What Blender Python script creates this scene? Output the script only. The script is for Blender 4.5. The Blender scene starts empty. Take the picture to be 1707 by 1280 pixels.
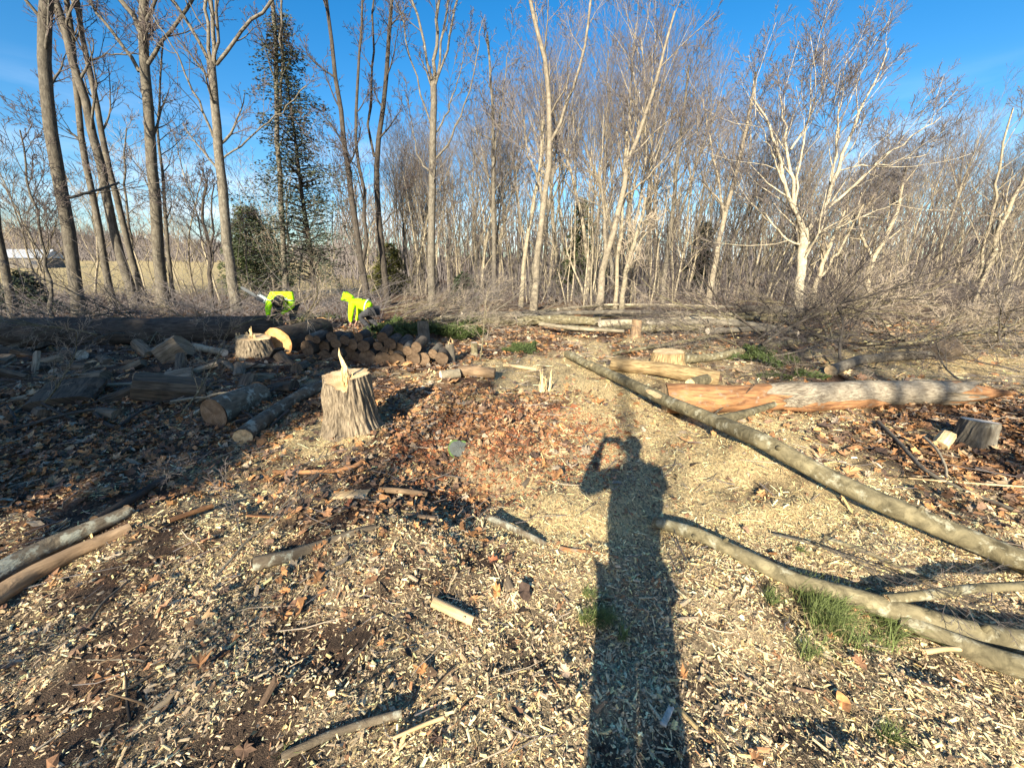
import bpy, math, random
import numpy as np
from mathutils import Vector, Matrix, Euler

SC = bpy.context.scene
R = math.radians
rnd = random.Random(7)
rg = np.random.default_rng(11)

# ------------------------------------------------------------------ camera, sky, sun, exposure
W0, H0, F0 = 1707.0, 1280.0, 667.0
PITCH = R(16.3)
CAMH = 1.65
cam_d = bpy.data.cameras.new('camera')
cam = bpy.data.objects.new('camera', cam_d)
SC.collection.objects.link(cam)
cam.location = (0, 0, CAMH)
cam.rotation_euler = (R(90) - PITCH, 0, 0)
cam_d.sensor_fit = 'HORIZONTAL'
cam_d.sensor_width = 36.0
cam_d.lens = 36.0 * F0 / W0
cam_d.clip_start = 0.005
cam_d.clip_end = 3000
SC.camera = cam

SUN_AZ, SUN_EL = 15.0, 23.5          # light travels towards azimuth 15 deg right of +Y
SDIR = Vector((math.sin(R(SUN_AZ)) * math.cos(R(SUN_EL)), math.cos(R(SUN_AZ)) * math.cos(R(SUN_EL)), -math.sin(R(SUN_EL))))
world = bpy.data.worlds.new('World')
SC.world = world
world.use_nodes = True
wn, wl = world.node_tree.nodes, world.node_tree.links
bg = wn['Background']
sky = wn.new('ShaderNodeTexSky')
sky.sky_type = 'NISHITA'
sky.sun_disc = False
sky.sun_elevation = R(SUN_EL)
sky.sun_rotation = R(180 + SUN_AZ)
sky.air_density = 1.0
sky.dust_density = 1.0
sky.ozone_density = 2.5
# thin low clouds towards the horizon
tc = wn.new('ShaderNodeTexCoord')
sep = wn.new('ShaderNodeSeparateXYZ'); wl.new(tc.outputs['Generated'], sep.inputs[0])
mp = wn.new('ShaderNodeMapping'); mp.inputs['Scale'].default_value = (2.2, 2.2, 14.0)
wl.new(tc.outputs['Generated'], mp.inputs[0])
nz = wn.new('ShaderNodeTexNoise'); nz.inputs['Scale'].default_value = 1.6; nz.inputs['Detail'].default_value = 7
wl.new(mp.outputs[0], nz.inputs['Vector'])
cr = wn.new('ShaderNodeMapRange'); cr.inputs[1].default_value = 0.46; cr.inputs[2].default_value = 0.72
wl.new(nz.outputs['Fac'], cr.inputs[0])
hr = wn.new('ShaderNodeMapRange'); hr.inputs[1].default_value = 0.30; hr.inputs[2].default_value = 0.06
wl.new(sep.outputs['Z'], hr.inputs[0])
cm = wn.new('ShaderNodeMath'); cm.operation = 'MULTIPLY'
wl.new(cr.outputs[0], cm.inputs[0]); wl.new(hr.outputs[0], cm.inputs[1])
cm2 = wn.new('ShaderNodeMath'); cm2.operation = 'MULTIPLY'; cm2.inputs[1].default_value = 0.75
wl.new(cm.outputs[0], cm2.inputs[0])
hs = wn.new('ShaderNodeHueSaturation'); hs.inputs['Saturation'].default_value = 1.42; hs.inputs['Value'].default_value = 1.0
wl.new(sky.outputs[0], hs.inputs['Color'])
mixc = wn.new('ShaderNodeMixRGB'); mixc.inputs[2].default_value = (6.5, 7.2, 8.2, 1)
wl.new(cm2.outputs[0], mixc.inputs[0]); wl.new(hs.outputs[0], mixc.inputs[1])
wl.new(mixc.outputs[0], bg.inputs['Color'])
bg.inputs['Strength'].default_value = 0.078

sun_d = bpy.data.lights.new('sun', 'SUN')
sun_d.energy = 5.0
sun_d.angle = R(0.5)
sun_d.color = (1.0, 0.90, 0.72)
sun = bpy.data.objects.new('sun', sun_d)
SC.collection.objects.link(sun)
sun.rotation_euler = SDIR.to_track_quat('-Z', 'Y').to_euler()
sun.location = (-5, -15, 20)

SC.view_settings.view_transform = 'Standard'
SC.view_settings.look = 'None'
SC.view_settings.exposure = 1.42
SC.view_settings.gamma = 1.0
SC.view_settings.use_curve_mapping = False
SC.render.engine = 'CYCLES'
SC.cycles.max_bounces = 5
SC.cycles.diffuse_bounces = 3
SC.cycles.transparent_max_bounces = 4
SC.cycles.use_denoising = True

# ------------------------------------------------------------------ numpy noise
_perm = np.random.default_rng(5).integers(0, 1 << 30, 4096)
def _h(ix, iy, s):
    return (_perm[(ix * 73 + iy * 1571 + s * 911 + _perm[(ix + s * 13) & 4095]) & 4095] & 0xffff) / 65535.0
def vnoise(x, y, s=0):
    x = np.asarray(x, float); y = np.asarray(y, float)
    ix = np.floor(x).astype(np.int64); iy = np.floor(y).astype(np.int64)
    fx = x - ix; fy = y - iy
    fx = fx * fx * (3 - 2 * fx); fy = fy * fy * (3 - 2 * fy)
    a = _h(ix, iy, s); b = _h(ix + 1, iy, s); c = _h(ix, iy + 1, s); d = _h(ix + 1, iy + 1, s)
    return (a * (1 - fx) + b * fx) * (1 - fy) + (c * (1 - fx) + d * fx) * fy * 1.0
def fbm(x, y, s=0, o=4):
    v = 0; a = 0.5; t = 0
    for i in range(o):
        v = v + a * vnoise(x * 2 ** i, y * 2 ** i, s + i * 7); t += a; a *= 0.5
    return v / t

# ------------------------------------------------------------------ photo geometry helpers (used only to find world positions)
cp, sp = math.cos(PITCH), math.sin(PITCH)
def ray(px, py):
    dx, dy = px - W0 / 2, py - H0 / 2
    return np.array([dx, F0 * cp - dy * sp, -(F0 * sp + dy * cp)]) / F0
def project(x, y, z):
    zc = y * cp - (z - CAMH) * sp
    yc = y * sp + (z - CAMH) * cp
    zc = np.maximum(zc, 1e-3)
    return W0 / 2 + F0 * x / zc, H0 / 2 - F0 * yc / zc
def relief_raw(x, y):
    x = np.asarray(x, float); y = np.asarray(y, float)
    h = (fbm(x * .55 + 3, y * .55 + 1, 1, 3) - .5) * .16 * np.clip((y - .3) / 2, 0.3, 1)
    for (mx, my, a, r) in MOUNDS:
        h = h + a * np.exp(-((x - mx) ** 2 + (y - my) ** 2) / (r * r))
    d = np.hypot(x, y)
    left = 1 / (1 + np.exp((x + y * 0.35) / 6.0))
    h = h + left * np.clip(y - 38, 0, 200) * 0.022 * (y > 0) + np.clip(d - 130, 0, 600) * 0.012
    return h
MOUNDS = []
def plane_hit(px, py, z):
    r = ray(px, py)
    t = (z - CAMH) / r[2]
    return np.array([r[0] * t, r[1] * t, z])
for (mx, my, a, r) in ((1270, 790, .17, .42), (935, 850, .13, .32), (590, 735, .09, .6), (790, 800, -.17, .34), (690, 900, .08, .3), (1130, 960, .04, .3), (1480, 960, .07, .3), (840, 690, .08, .35), (1390, 900, .07, .35),
                       (820, 740, .06, .4), (1040, 620, .10, .8), (250, 900, .06, .6), (640, 980, .04, .35), (1250, 1010, .03, .3)):
    p = plane_hit(mx, my, 0); MOUNDS.append((p[0], p[1], a, r))
def HT(x, y):
    return float(relief_raw(x, y))
def G(px, py, dz=0.0):
    z = dz
    for _ in range(6):
        p = plane_hit(px, py, z)
        z = HT(p[0], p[1]) + dz
    return plane_hit(px, py, z)
def PV(px, py, d):
    r = ray(px, py); t = d / r[1]
    return np.array([r[0] * t, d, CAMH + r[2] * t])

# ------------------------------------------------------------------ object helpers
def coll_link(o):
    SC.collection.objects.link(o); return o
def empty(name, loc=(0, 0, 0), label=None, cat=None, group=None, rot=(0, 0, 0)):
    o = bpy.data.objects.new(name, None); coll_link(o)
    o.empty_display_size = .1
    o.location = loc; o.rotation_euler = rot
    tag(o, label, cat, group); return o
def tag(o, label=None, cat=None, group=None, kind=None):
    if label: o['label'] = label
    if cat: o['category'] = cat
    if group: o['group'] = group
    if kind: o['kind'] = kind
    return o
def mesh_from(name, V, F4=None, F3=None, mats=(), uv=None, col=None, smooth=True, midx=None):
    """V (n,3); F4 (m,4) quads; F3 (k,3) tris; uv per loop; col per vertex rgb"""
    V = np.asarray(V, np.float32)
    me = bpy.data.meshes.new(name)
    me.vertices.add(len(V)); me.vertices.foreach_set('co', V.ravel())
    parts = []; tot = []
    if F4 is not None and len(F4): parts.append(np.asarray(F4, np.int32).ravel()); tot.append(np.full(len(F4), 4, np.int32))
    if F3 is not None and len(F3): parts.append(np.asarray(F3, np.int32).ravel()); tot.append(np.full(len(F3), 3, np.int32))
    L = np.concatenate(parts); T = np.concatenate(tot)
    me.loops.add(len(L)); me.loops.foreach_set('vertex_index', L)
    me.polygons.add(len(T))
    st = np.concatenate([[0], np.cumsum(T)[:-1]]).astype(np.int32)
    me.polygons.foreach_set('loop_start', st)
    try: me.polygons.foreach_set('loop_total', T)
    except Exception: pass
    me.polygons.foreach_set('use_smooth', np.full(len(T), smooth, bool))
    if midx is not None: me.polygons.foreach_set('material_index', np.asarray(midx, np.int32))
    if uv is not None:
        l = me.uv_layers.new(name='UVMap'); l.data.foreach_set('uv', np.asarray(uv, np.float32).ravel())
    if col is not None:
        a = me.color_attributes.new('Col', 'FLOAT_COLOR', 'POINT')
        c = np.ones((len(V), 4), np.float32); c[:, :3] = col
        a.data.foreach_set('color', c.ravel())
    for m in mats: me.materials.append(m)
    me.update(calc_edges=True)
    return me
def obj(name, me, parent=None, loc=None):
    o = bpy.data.objects.new(name, me); coll_link(o)
    if parent is not None: o.parent = parent
    if loc is not None: o.location = loc
    return o

class Tubes:
    def __init__(s): s.g = {}
    def add(s, P, Rr, sides=4, cap=False, rough=0.0, mat=0):
        P = np.asarray(P, float); Rr = np.asarray(Rr, float)
        s.g.setdefault((len(P), sides, cap, rough, mat), []).append((P, Rr))
    def arrays(s):
        VV, Q, T3, UVq, UVt, M4, M3 = [], [], [], [], [], [], []
        off = 0
        for (k, n, cap, rough, mat), lst in s.g.items():
            P = np.stack([a for a, _ in lst]); Rr = np.stack([b for _, b in lst]); b = len(lst)
            T = np.gradient(P, axis=1); T /= (np.linalg.norm(T, axis=2, keepdims=True) + 1e-9)
            D = P[:, -1] - P[:, 0]; D /= (np.linalg.norm(D, axis=1, keepdims=True) + 1e-9)
            ref = np.zeros_like(D); am = np.argmin(np.abs(D), axis=1); ref[np.arange(b), am] = 1
            N = ref[:, None, :] - (ref[:, None, :] * T).sum(2, keepdims=True) * T
            N /= (np.linalg.norm(N, axis=2, keepdims=True) + 1e-9)
            B = np.cross(T, N)
            a = np.arange(n) / n * 2 * np.pi
            ln = np.concatenate([np.zeros((b, 1)), np.cumsum(np.linalg.norm(np.diff(P, axis=1), axis=2), axis=1)], 1)
            rr = np.repeat(Rr[:, :, None], n, 2)
            if rough:
                sd = np.arange(b)[:, None, None] * 17.3
                ca = np.cos(a)[None, None, :] * Rr.mean() * 1.0; sa = np.sin(a)[None, None, :] * Rr.mean()
                nn = (vnoise(ln[:, :, None] * 3 + sd + ca / Rr.mean() * 1.3, sa / Rr.mean() * 1.3 + sd + ln[:, :, None] * .7, 3) - .5) * .9 + \
                     (vnoise(ln[:, :, None] * 14 + sd + ca / Rr.mean() * 4, sa / Rr.mean() * 4 + 5 + ln[:, :, None] * 3, 4) - .5) * .45
                rr = rr * (1 + nn * rough)
            V = P[:, :, None, :] + rr[..., None] * (np.cos(a)[None, None, :, None] * N[:, :, None, :] + np.sin(a)[None, None, :, None] * B[:, :, None, :])
            VV.append(V.reshape(-1, 3))
            idx = off + np.arange(b * k * n).reshape(b, k, n)
            i0 = idx[:, :-1, :]; i1 = idx[:, 1:, :]
            q = np.stack([i0, np.roll(i0, -1, 2), np.roll(i1, -1, 2), i1], -1).reshape(-1, 4)
            Q.append(q); M4.append(np.full(len(q), mat))
            circ = 2 * np.pi * Rr.mean(1)
            u0 = (np.arange(n) / n)[None, None, :] * circ[:, None, None] * np.ones((b, k - 1, n))
            u1 = ((np.arange(n) + 1) / n)[None, None, :] * circ[:, None, None] * np.ones((b, k - 1, n))
            v0 = np.repeat(ln[:, :-1, None], n, 2); v1 = np.repeat(ln[:, 1:, None], n, 2)
            uv = np.stack([np.stack([u0, v0], -1), np.stack([u1, v0], -1), np.stack([u1, v1], -1), np.stack([u0, v1], -1)], 3).reshape(-1, 2)
            UVq.append(uv)
            off += b * k * n
            if cap:
                c = P[:, [0, -1], :].reshape(-1, 3); VV.append(c)
                ci = off + np.arange(b * 2).reshape(b, 2)
                r0 = idx[:, 0, :]; r1 = idx[:, -1, :]
                t0 = np.stack([np.roll(r0, -1, 1), r0, np.repeat(ci[:, :1], n, 1)], -1).reshape(-1, 3)
                t1 = np.stack([r1, np.roll(r1, -1, 1), np.repeat(ci[:, 1:], n, 1)], -1).reshape(-1, 3)
                T3 += [t0, t1]; UVt.append(np.zeros((len(t0) * 3 * 2, 2))); M3.append(np.full(len(t0) * 2, mat))
                off += b * 2
        V = np.concatenate(VV); Q = np.concatenate(Q)
        T3 = np.concatenate(T3) if T3 else None
        uv = np.concatenate(UVq + UVt)
        m = np.concatenate(M4 + M3)
        return V, Q, T3, uv, m
    def mesh(s, name, mats):
        V, Q, T3, uv, m = s.arrays()
        return mesh_from(name, V, Q, T3, mats, uv=uv, midx=m)
    def build(s, name, mats, parent=None):
        return obj(name, s.mesh(name, mats), parent)

# ------------------------------------------------------------------ materials
def newmat(name):
    m = bpy.data.materials.new(name); m.use_nodes = True
    nt = m.node_tree; b = nt.nodes['Principled BSDF']
    b.inputs['Roughness'].default_value = 0.85
    b.inputs['Specular IOR Level'].default_value = 0.25
    return m, nt, b
def ramp(nt, stops):
    r = nt.nodes.new('ShaderNodeValToRGB'); e = r.color_ramp.elements
    while len(e) < len(stops): e.new(.5)
    for i, (p, c) in enumerate(stops): e[i].position = p; e[i].color = (*c, 1)
    return r
def bark_mat(name, dark, light, sx=18, sy=4, bump=.02, lichen=None, rand=.25, fine=True, lich_amt=.55):
    m, nt, b = newmat(name); N, L = nt.nodes, nt.links
    uv = N.new('ShaderNodeUVMap'); mp = N.new('ShaderNodeMapping'); mp.inputs['Scale'].default_value = (sx, sy, 1)
    L.new(uv.outputs[0], mp.inputs[0])
    n1 = N.new('ShaderNodeTexNoise'); n1.inputs['Scale'].default_value = 1.4; n1.inputs['Detail'].default_value = 6; n1.inputs['Roughness'].default_value = .65
    n1.inputs['Distortion'].default_value = .6
    L.new(mp.outputs[0], n1.inputs['Vector'])
    r = ramp(nt, [(.34, dark), (.62, light)]); L.new(n1.outputs['Fac'], r.inputs[0])
    out = r.outputs[0]
    g = N.new('ShaderNodeTexCoord')
    n2 = N.new('ShaderNodeTexNoise'); n2.inputs['Scale'].default_value = 5; n2.inputs['Detail'].default_value = 5
    L.new(g.outputs['Object'], n2.inputs['Vector'])
    mm = N.new('ShaderNodeMixRGB'); mm.blend_type = 'MULTIPLY'; mm.inputs[0].default_value = .75
    r2 = ramp(nt, [(.3, (.55, .52, .48)), (.68, (1.15, 1.12, 1.05))]); L.new(n2.outputs['Fac'], r2.inputs[0])
    L.new(out, mm.inputs[1]); L.new(r2.outputs[0], mm.inputs[2]); out = mm.outputs[0]
    if lichen:
        n3 = N.new('ShaderNodeTexNoise'); n3.inputs['Scale'].default_value = 9; n3.inputs['Detail'].default_value = 8; n3.inputs['Roughness'].default_value = .7
        L.new(g.outputs['Object'], n3.inputs['Vector'])
        r3 = ramp(nt, [(lich_amt - .04, (0, 0, 0)), (lich_amt + .05, (1, 1, 1))]); L.new(n3.outputs['Fac'], r3.inputs[0])
        m3 = N.new('ShaderNodeMixRGB'); L.new(r3.outputs[0], m3.inputs[0]); L.new(out, m3.inputs[1]); m3.inputs[2].default_value = (*lichen, 1)
        out = m3.outputs[0]
    if rand:
        oi = N.new('ShaderNodeObjectInfo'); mr = N.new('ShaderNodeMapRange'); mr.inputs[3].default_value = 1 - rand; mr.inputs[4].default_value = 1 + rand
        L.new(oi.outputs['Random'], mr.inputs[0])
        mv = N.new('ShaderNodeMixRGB'); mv.blend_type = 'MULTIPLY'; mv.inputs[0].default_value = 1
        L.new(out, mv.inputs[1]); L.new(mr.outputs[0], mv.inputs[2]); out = mv.outputs[0]
    L.new(out, b.inputs['Base Color'])
    bp = N.new('ShaderNodeBump'); bp.inputs['Distance'].default_value = bump; bp.inputs['Strength'].default_value = .9
    L.new(n1.outputs['Fac'], bp.inputs['Height']); L.new(bp.outputs[0], b.inputs['Normal'])
    b.inputs['Roughness'].default_value = .9
    return m
def flat_mat(name, c, rough=.85, rand=0.0, noise=.0, nscale=20, spec=.25, bump=0.0):
    m, nt, b = newmat(name); N, L = nt.nodes, nt.links
    b.inputs['Roughness'].default_value = rough; b.inputs['Specular IOR Level'].default_value = spec
    rgb = N.new('ShaderNodeRGB'); rgb.outputs[0].default_value = (*c, 1); out = rgb.outputs[0]
    if noise:
        g = N.new('ShaderNodeTexCoord'); n = N.new('ShaderNodeTexNoise'); n.inputs['Scale'].default_value = nscale; n.inputs['Detail'].default_value = 5
        L.new(g.outputs['Object'], n.inputs['Vector'])
        mr = N.new('ShaderNodeMapRange'); mr.inputs[1].default_value = .3; mr.inputs[2].default_value = .7; mr.inputs[3].default_value = 1 - noise; mr.inputs[4].default_value = 1 + noise
        L.new(n.outputs['Fac'], mr.inputs[0]); mv = N.new('ShaderNodeMixRGB'); mv.blend_type = 'MULTIPLY'; mv.inputs[0].default_value = 1
        L.new(out, mv.inputs[1]); L.new(mr.outputs[0], mv.inputs[2]); out = mv.outputs[0]
        if bump:
            bp = N.new('ShaderNodeBump'); bp.inputs['Distance'].default_value = bump; L.new(n.outputs['Fac'], bp.inputs['Height']); L.new(bp.outputs[0], b.inputs['Normal'])
    if rand:
        oi = N.new('ShaderNodeObjectInfo'); mr = N.new('ShaderNodeMapRange'); mr.inputs[3].default_value = 1 - rand; mr.inputs[4].default_value = 1 + rand
        L.new(oi.outputs['Random'], mr.inputs[0]); mv = N.new('ShaderNodeMixRGB'); mv.blend_type = 'MULTIPLY'; mv.inputs[0].default_value = 1
        L.new(out, mv.inputs[1]); L.new(mr.outputs[0], mv.inputs[2]); out = mv.outputs[0]
    L.new(out, b.inputs['Base Color'])
    return m
def col_mat(name, rough=.85, nscale=150, amt=.25, trans=0):
    m, nt, b = newmat(name); N, L = nt.nodes, nt.links
    a = N.new('ShaderNodeVertexColor'); a.layer_name = 'Col'
    g = N.new('ShaderNodeTexCoord'); n = N.new('ShaderNodeTexNoise'); n.inputs['Scale'].default_value = nscale; n.inputs['Detail'].default_value = 3
    L.new(g.outputs['Object'], n.inputs['Vector'])
    mr = N.new('ShaderNodeMapRange'); mr.inputs[1].default_value = .3; mr.inputs[2].default_value = .7; mr.inputs[3].default_value = 1 - amt; mr.inputs[4].default_value = 1 + amt
    L.new(n.outputs['Fac'], mr.inputs[0]); mv = N.new('ShaderNodeMixRGB'); mv.blend_type = 'MULTIPLY'; mv.inputs[0].default_value = 1
    L.new(a.outputs[0], mv.inputs[1]); L.new(mr.outputs[0], mv.inputs[2]); L.new(mv.outputs[0], b.inputs['Base Color'])
    b.inputs['Roughness'].default_value = rough
    return m
def cut_mat(name, pale, ring, crack=.5):
    """sawn end grain: rings and radial checks around the local UV centre"""
    m, nt, b = newmat(name); N, L = nt.nodes, nt.links
    uv = N.new('ShaderNodeUVMap')
    n = N.new('ShaderNodeTexNoise'); n.inputs['Scale'].default_value = 3; L.new(uv.outputs[0], n.inputs['Vector'])
    ad = N.new('ShaderNodeMixRGB'); ad.inputs[0].default_value = .12; L.new(uv.outputs[0], ad.inputs[1]); L.new(n.outputs['Color'], ad.inputs[2])
    ln = N.new('ShaderNodeVectorMath'); ln.operation = 'LENGTH'; L.new(ad.outputs[0], ln.inputs[0])
    sn = N.new('ShaderNodeMath'); sn.operation = 'MULTIPLY'; sn.inputs[1].default_value = 75; L.new(ln.outputs['Value'], sn.inputs[0])
    s2 = N.new('ShaderNodeMath'); s2.operation = 'SINE'; L.new(sn.outputs[0], s2.inputs[0])
    mr = N.new('ShaderNodeMapRange'); mr.inputs[1].default_value = -1; mr.inputs[2].default_value = 1; mr.inputs[3].default_value = 0; mr.inputs[4].default_value = .55
    L.new(s2.outputs[0], mr.inputs[0])
    c = N.new('ShaderNodeMixRGB'); c.inputs[1].default_value = (*pale, 1); c.inputs[2].default_value = (*ring, 1); L.new(mr.outputs[0], c.inputs[0])
    n2 = N.new('ShaderNodeTexNoise'); n2.inputs['Scale'].default_value = 2.2; n2.inputs['Detail'].default_value = 4; L.new(uv.outputs[0], n2.inputs['Vector'])
    r2 = ramp(nt, [(.36, (.5, .42, .34)), (.62, (1.1, 1.08, 1.05))]); L.new(n2.outputs['Fac'], r2.inputs[0])
    c2 = N.new('ShaderNodeMixRGB'); c2.blend_type = 'MULTIPLY'; c2.inputs[0].default_value = .7; L.new(c.outputs[0], c2.inputs[1]); L.new(r2.outputs[0], c2.inputs[2])
    L.new(c2.outputs[0], b.inputs['Base Color'])
    return m
M = {}
M['bark_hero'] = bark_mat('bark_grey_furrowed', (.075, .057, .04), (.34, .28, .20), 60, 9, .02, None, .05)
M['bark_grey'] = bark_mat('bark_grey', (.085, .075, .06), (.20, .18, .145), 14, 5, .012, (.26, .26, .21), .18, lich_amt=.63)
M['bark_left_shaded'] = bark_mat('bark_brown_grey_shaded', (.065, .058, .048), (.15, .135, .11), 14, 4, .012, (.22, .22, .18), .15, lich_amt=.64)  # bark darkened: the shade on the left trunks is put into the colour
M['bark_dark'] = bark_mat('bark_dark', (.035, .03, .026), (.10, .085, .07), 16, 3, .02, (.14, .15, .12), .2, lich_amt=.64)
M['bark_smooth'] = bark_mat('bark_smooth_olive', (.075, .065, .038), (.235, .205, .125), 9, 9, .012, (.33, .31, .22), .12, lich_amt=.60)
M['bark_pale'] = bark_mat('bark_pale', (.215, .185, .13), (.41, .36, .265), 8, 7, .008, (.22, .195, .14), .2, lich_amt=.62)
M['bark_olive'] = bark_mat('bark_olive', (.11, .095, .07), (.26, .225, .165), 9, 5, .01, (.3, .28, .2), .2, lich_amt=.63)
M['bark_white'] = bark_mat('bark_cream', (.29, .255, .19), (.56, .50, .38), 8, 7, .008, (.28, .25, .18), 0, lich_amt=.62)
M['bark_tansmooth'] = bark_mat('bark_tan_smooth', (.16, .138, .105), (.31, .27, .205), 8, 6, .008, None, .1)
M['bark_lichen'] = bark_mat('bark_lichen', (.10, .078, .055), (.21, .175, .125), 16, 6, .02, (.36, .36, .28), .1, lich_amt=.565)
M['bark_brown'] = bark_mat('bark_brown_dead', (.15, .10, .06), (.34, .24, .15), 12, 3, .015, None, .2)
M['bark_silver'] = bark_mat('bark_silver', (.14, .115, .085), (.38, .335, .26), 30, 9, .02, None, .1)
M['bark_tan'] = bark_mat('bark_tan_ribbed', (.16, .105, .05), (.46, .34, .18), 34, 4, .03, None, .1)
M['stripped'] = bark_mat('stripped_wood_orange', (.15, .075, .04), (.42, .22, .10), 20, 3, .015, (.26, .2, .14), .1, lich_amt=.6)
M['stripped_pale'] = bark_mat('stripped_wood_pale', (.48, .33, .17), (.72, .55, .33), 20, 2, .006, None, .1)
M['twig'] = flat_mat('twig_brown', (.135, .118, .112), .8, .25)
M['twig_left'] = flat_mat('twig_dark', (.09, .072, .066), .8, .25)
M['twig_pale'] = flat_mat('twig_pale', (.34, .28, .21), .8, .25)
M['cut'] = cut_mat('cut_end_weathered', (.30, .21, .13), (.16, .105, .065))
M['cut_dark'] = cut_mat('cut_end_old', (.15, .105, .068), (.08, .055, .035))
M['cut_pile'] = cut_mat('cut_end_brown', (.21, .145, .09), (.12, .08, .05))
M['cut_fresh'] = cut_mat('cut_end_fresh', (.74, .56, .33), (.55, .36, .17))
M['cut_orange'] = cut_mat('cut_end_orange', (.68, .40, .17), (.46, .22, .07))
M['cut_white'] = cut_mat('cut_end_pale', (.72, .65, .54), (.55, .47, .37))
M['splinter'] = bark_mat('torn_splinter', (.62, .44, .20), (.86, .70, .42), 40, 3, .01, None, 0)
M['split'] = bark_mat('split_wood', (.10, .075, .05), (.29, .23, .16), 26, 3, .012, None, .25)
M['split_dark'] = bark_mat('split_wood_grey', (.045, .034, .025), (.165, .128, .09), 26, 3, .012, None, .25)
M['chip'] = col_mat('wood_chip')
M['leafc'] = col_mat('dead_leaf', nscale=60, amt=.3)
M['needle'] = flat_mat('needle_green', (.075, .095, .04), .7, .15, .35, 3)
M['needle_dark'] = flat_mat('needle_dark_green', (.03, .045, .022), .7, .1, .35, 3)
M['needle_grey'] = flat_mat('needle_grey_green', (.06, .072, .048), .8, 0, .35, 3)
M['juniper'] = flat_mat('juniper_green', (.065, .09, .028), .7, .2, .4, 5)
M['straw'] = flat_mat('dead_grass_straw', (.42, .34, .18), .8, 0, .3, 30)
M['grass'] = flat_mat('grass_green', (.12, .15, .045), .6, 0, .35, 30)

# ------------------------------------------------------------------ litter zones, read across the ground
ZX = np.array([0, 190, 380, 570, 760, 950, 1140, 1330, 1520, 1707.])
ZY = np.array([520, 560, 600, 650, 700, 760, 830, 900, 1000, 1100, 1280.])
def grid(s): return np.array([[int(c) for c in row] for row in s.split()]) / 9.0
Z_LEAF = grid('4445675543 3346796422 3347912411 6678932556 8886941388 9873741269 8744520037 5423310013 2222211111 1221100101 1111000011')
Z_CHIP = grid('0000123468 0000123289 0001298257 0012298321 0025388620 0145379931 0364489984 2464579997 3444678887 3334687897 3345798877')
Z_YEL = grid('5555555555 5555555555 5556798555 5556798555 5666787655 3366469954 3465488973 4554365664 2322233443 2222333443 2223542443')
def zlook(Z, px, py):
    px = np.clip(px, 0, 1706.9); py = np.clip(py, 520, 1279.9)
    ix = np.clip(np.searchsorted(ZX, px, 'right') - 1, 0, 8); iy = np.clip(np.searchsorted(ZY, py, 'right') - 1, 0, 9)
    fx = (px - ZX[ix]) / (ZX[ix + 1] - ZX[ix]); fy = (py - ZY[iy]) / (ZY[iy + 1] - ZY[iy])
    return (Z[iy, ix] * (1 - fx) + Z[iy, ix + 1] * fx) * (1 - fy) + (Z[iy + 1, ix] * (1 - fx) + Z[iy + 1, ix + 1] * fx) * fy
STP = plane_hit(590, 712, 0)
SAW = [(*plane_hit(px_, py_, 0)[:2], w_) for px_, py_, w_ in ((925, 622, .9), (1010, 640, .5), (860, 612, .5), (1270, 800, .35), (935, 850, .2), (1060, 690, .35), (1200, 730, .3), (1620, 600, 2.0), (1480, 612, 1.2))]
def zones(x, y):
    yy = np.maximum(y, .55)
    px, py = project(x, yy, 0.0)
    # break the coarse map up with noise in world space
    px = px + (fbm(x * 1.7, y * 1.7, 21) - .5) * 260; py = py + (fbm(x * 1.7 + 9, y * 1.7, 33) - .5) * 130
    lf_, ch_, ye_ = zlook(Z_LEAF, px, py), zlook(Z_CHIP, px, py), zlook(Z_YEL, px, py)
    g0 = np.exp(-((x - STP[0] + .1) ** 2 + (y - STP[1] + .15) ** 2) / .28)      # sawdust banked round the big stump
    for (mx, my, w_) in SAW: g0 = np.maximum(g0, np.exp(-((x - mx) ** 2 + (y - my) ** 2) / w_))     # fresh sawdust heaps
    g0 = np.clip(g0 * (.6 + .9 * fbm(x * 3, y * 3, 44)), 0, 1)
    return lf_ * (1 - .9 * g0), np.clip(ch_ + .9 * g0, 0, 1), np.clip(ye_ + .7 * g0, 0, 1)

# ------------------------------------------------------------------ ground
def spacing(a, lo, hi, dmin, grow, maxd):
    xs = [a]; d = dmin; x = a
    while x < hi:
        if x > lo: d = min(d * grow, maxd)
        x += d; xs.append(x)
    return np.array(xs)
ypos = spacing(.3, 1.6, 900, .028, 1.032, 40)
yneg = -spacing(0, 0, 120, .25, 1.12, 10)[1:][::-1]
yl = np.concatenate([yneg + .3 - .0, ypos])
xp = spacing(0, 1.6, 900, .034, 1.032, 40)
xl = np.concatenate([-xp[1:][::-1], xp])
XX, YY = np.meshgrid(xl, yl)
def ground_z(X, Y):
    h = relief_raw(X, Y)
    nearf = np.clip((26 - np.hypot(X, Y)) / 16, 0, 1)
    return h + nearf * ((fbm(X * 2.6, Y * 2.6, 50, 4) - .5) * .16 + (fbm(X * 15, Y * 15, 60, 3) - .5) * .03)
ZZ = ground_z(XX, YY)
lf, chp, yel = zones(XX, YY)
gr0 = plane_hit(850, 715, 0); redm = np.exp(-((XX - gr0[0]) ** 2 + (YY - gr0[1]) ** 2) / 1.6)[..., None]
soil = np.array([.085, .058, .040]) * (1 - redm) + np.array([.19, .095, .05]) * redm; leafc = np.array([.19, .095, .05]); fresh = np.array([.76, .58, .30]); old = np.array([.50, .41, .28])
pat = fbm(XX * 2.3, YY * 2.3, 80, 5); pat2 = fbm(XX * 9, YY * 9, 90, 3)
ca = np.clip((chp * 1.1 - .25 + (pat - .5) * 2.2 + (pat2 - .5) * 1.1) * 1.5, 0, .9)[..., None]
ca = ca * (.70 + .3 * np.clip(yel * 1.3 - .3, 0, 1)[..., None])
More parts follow.
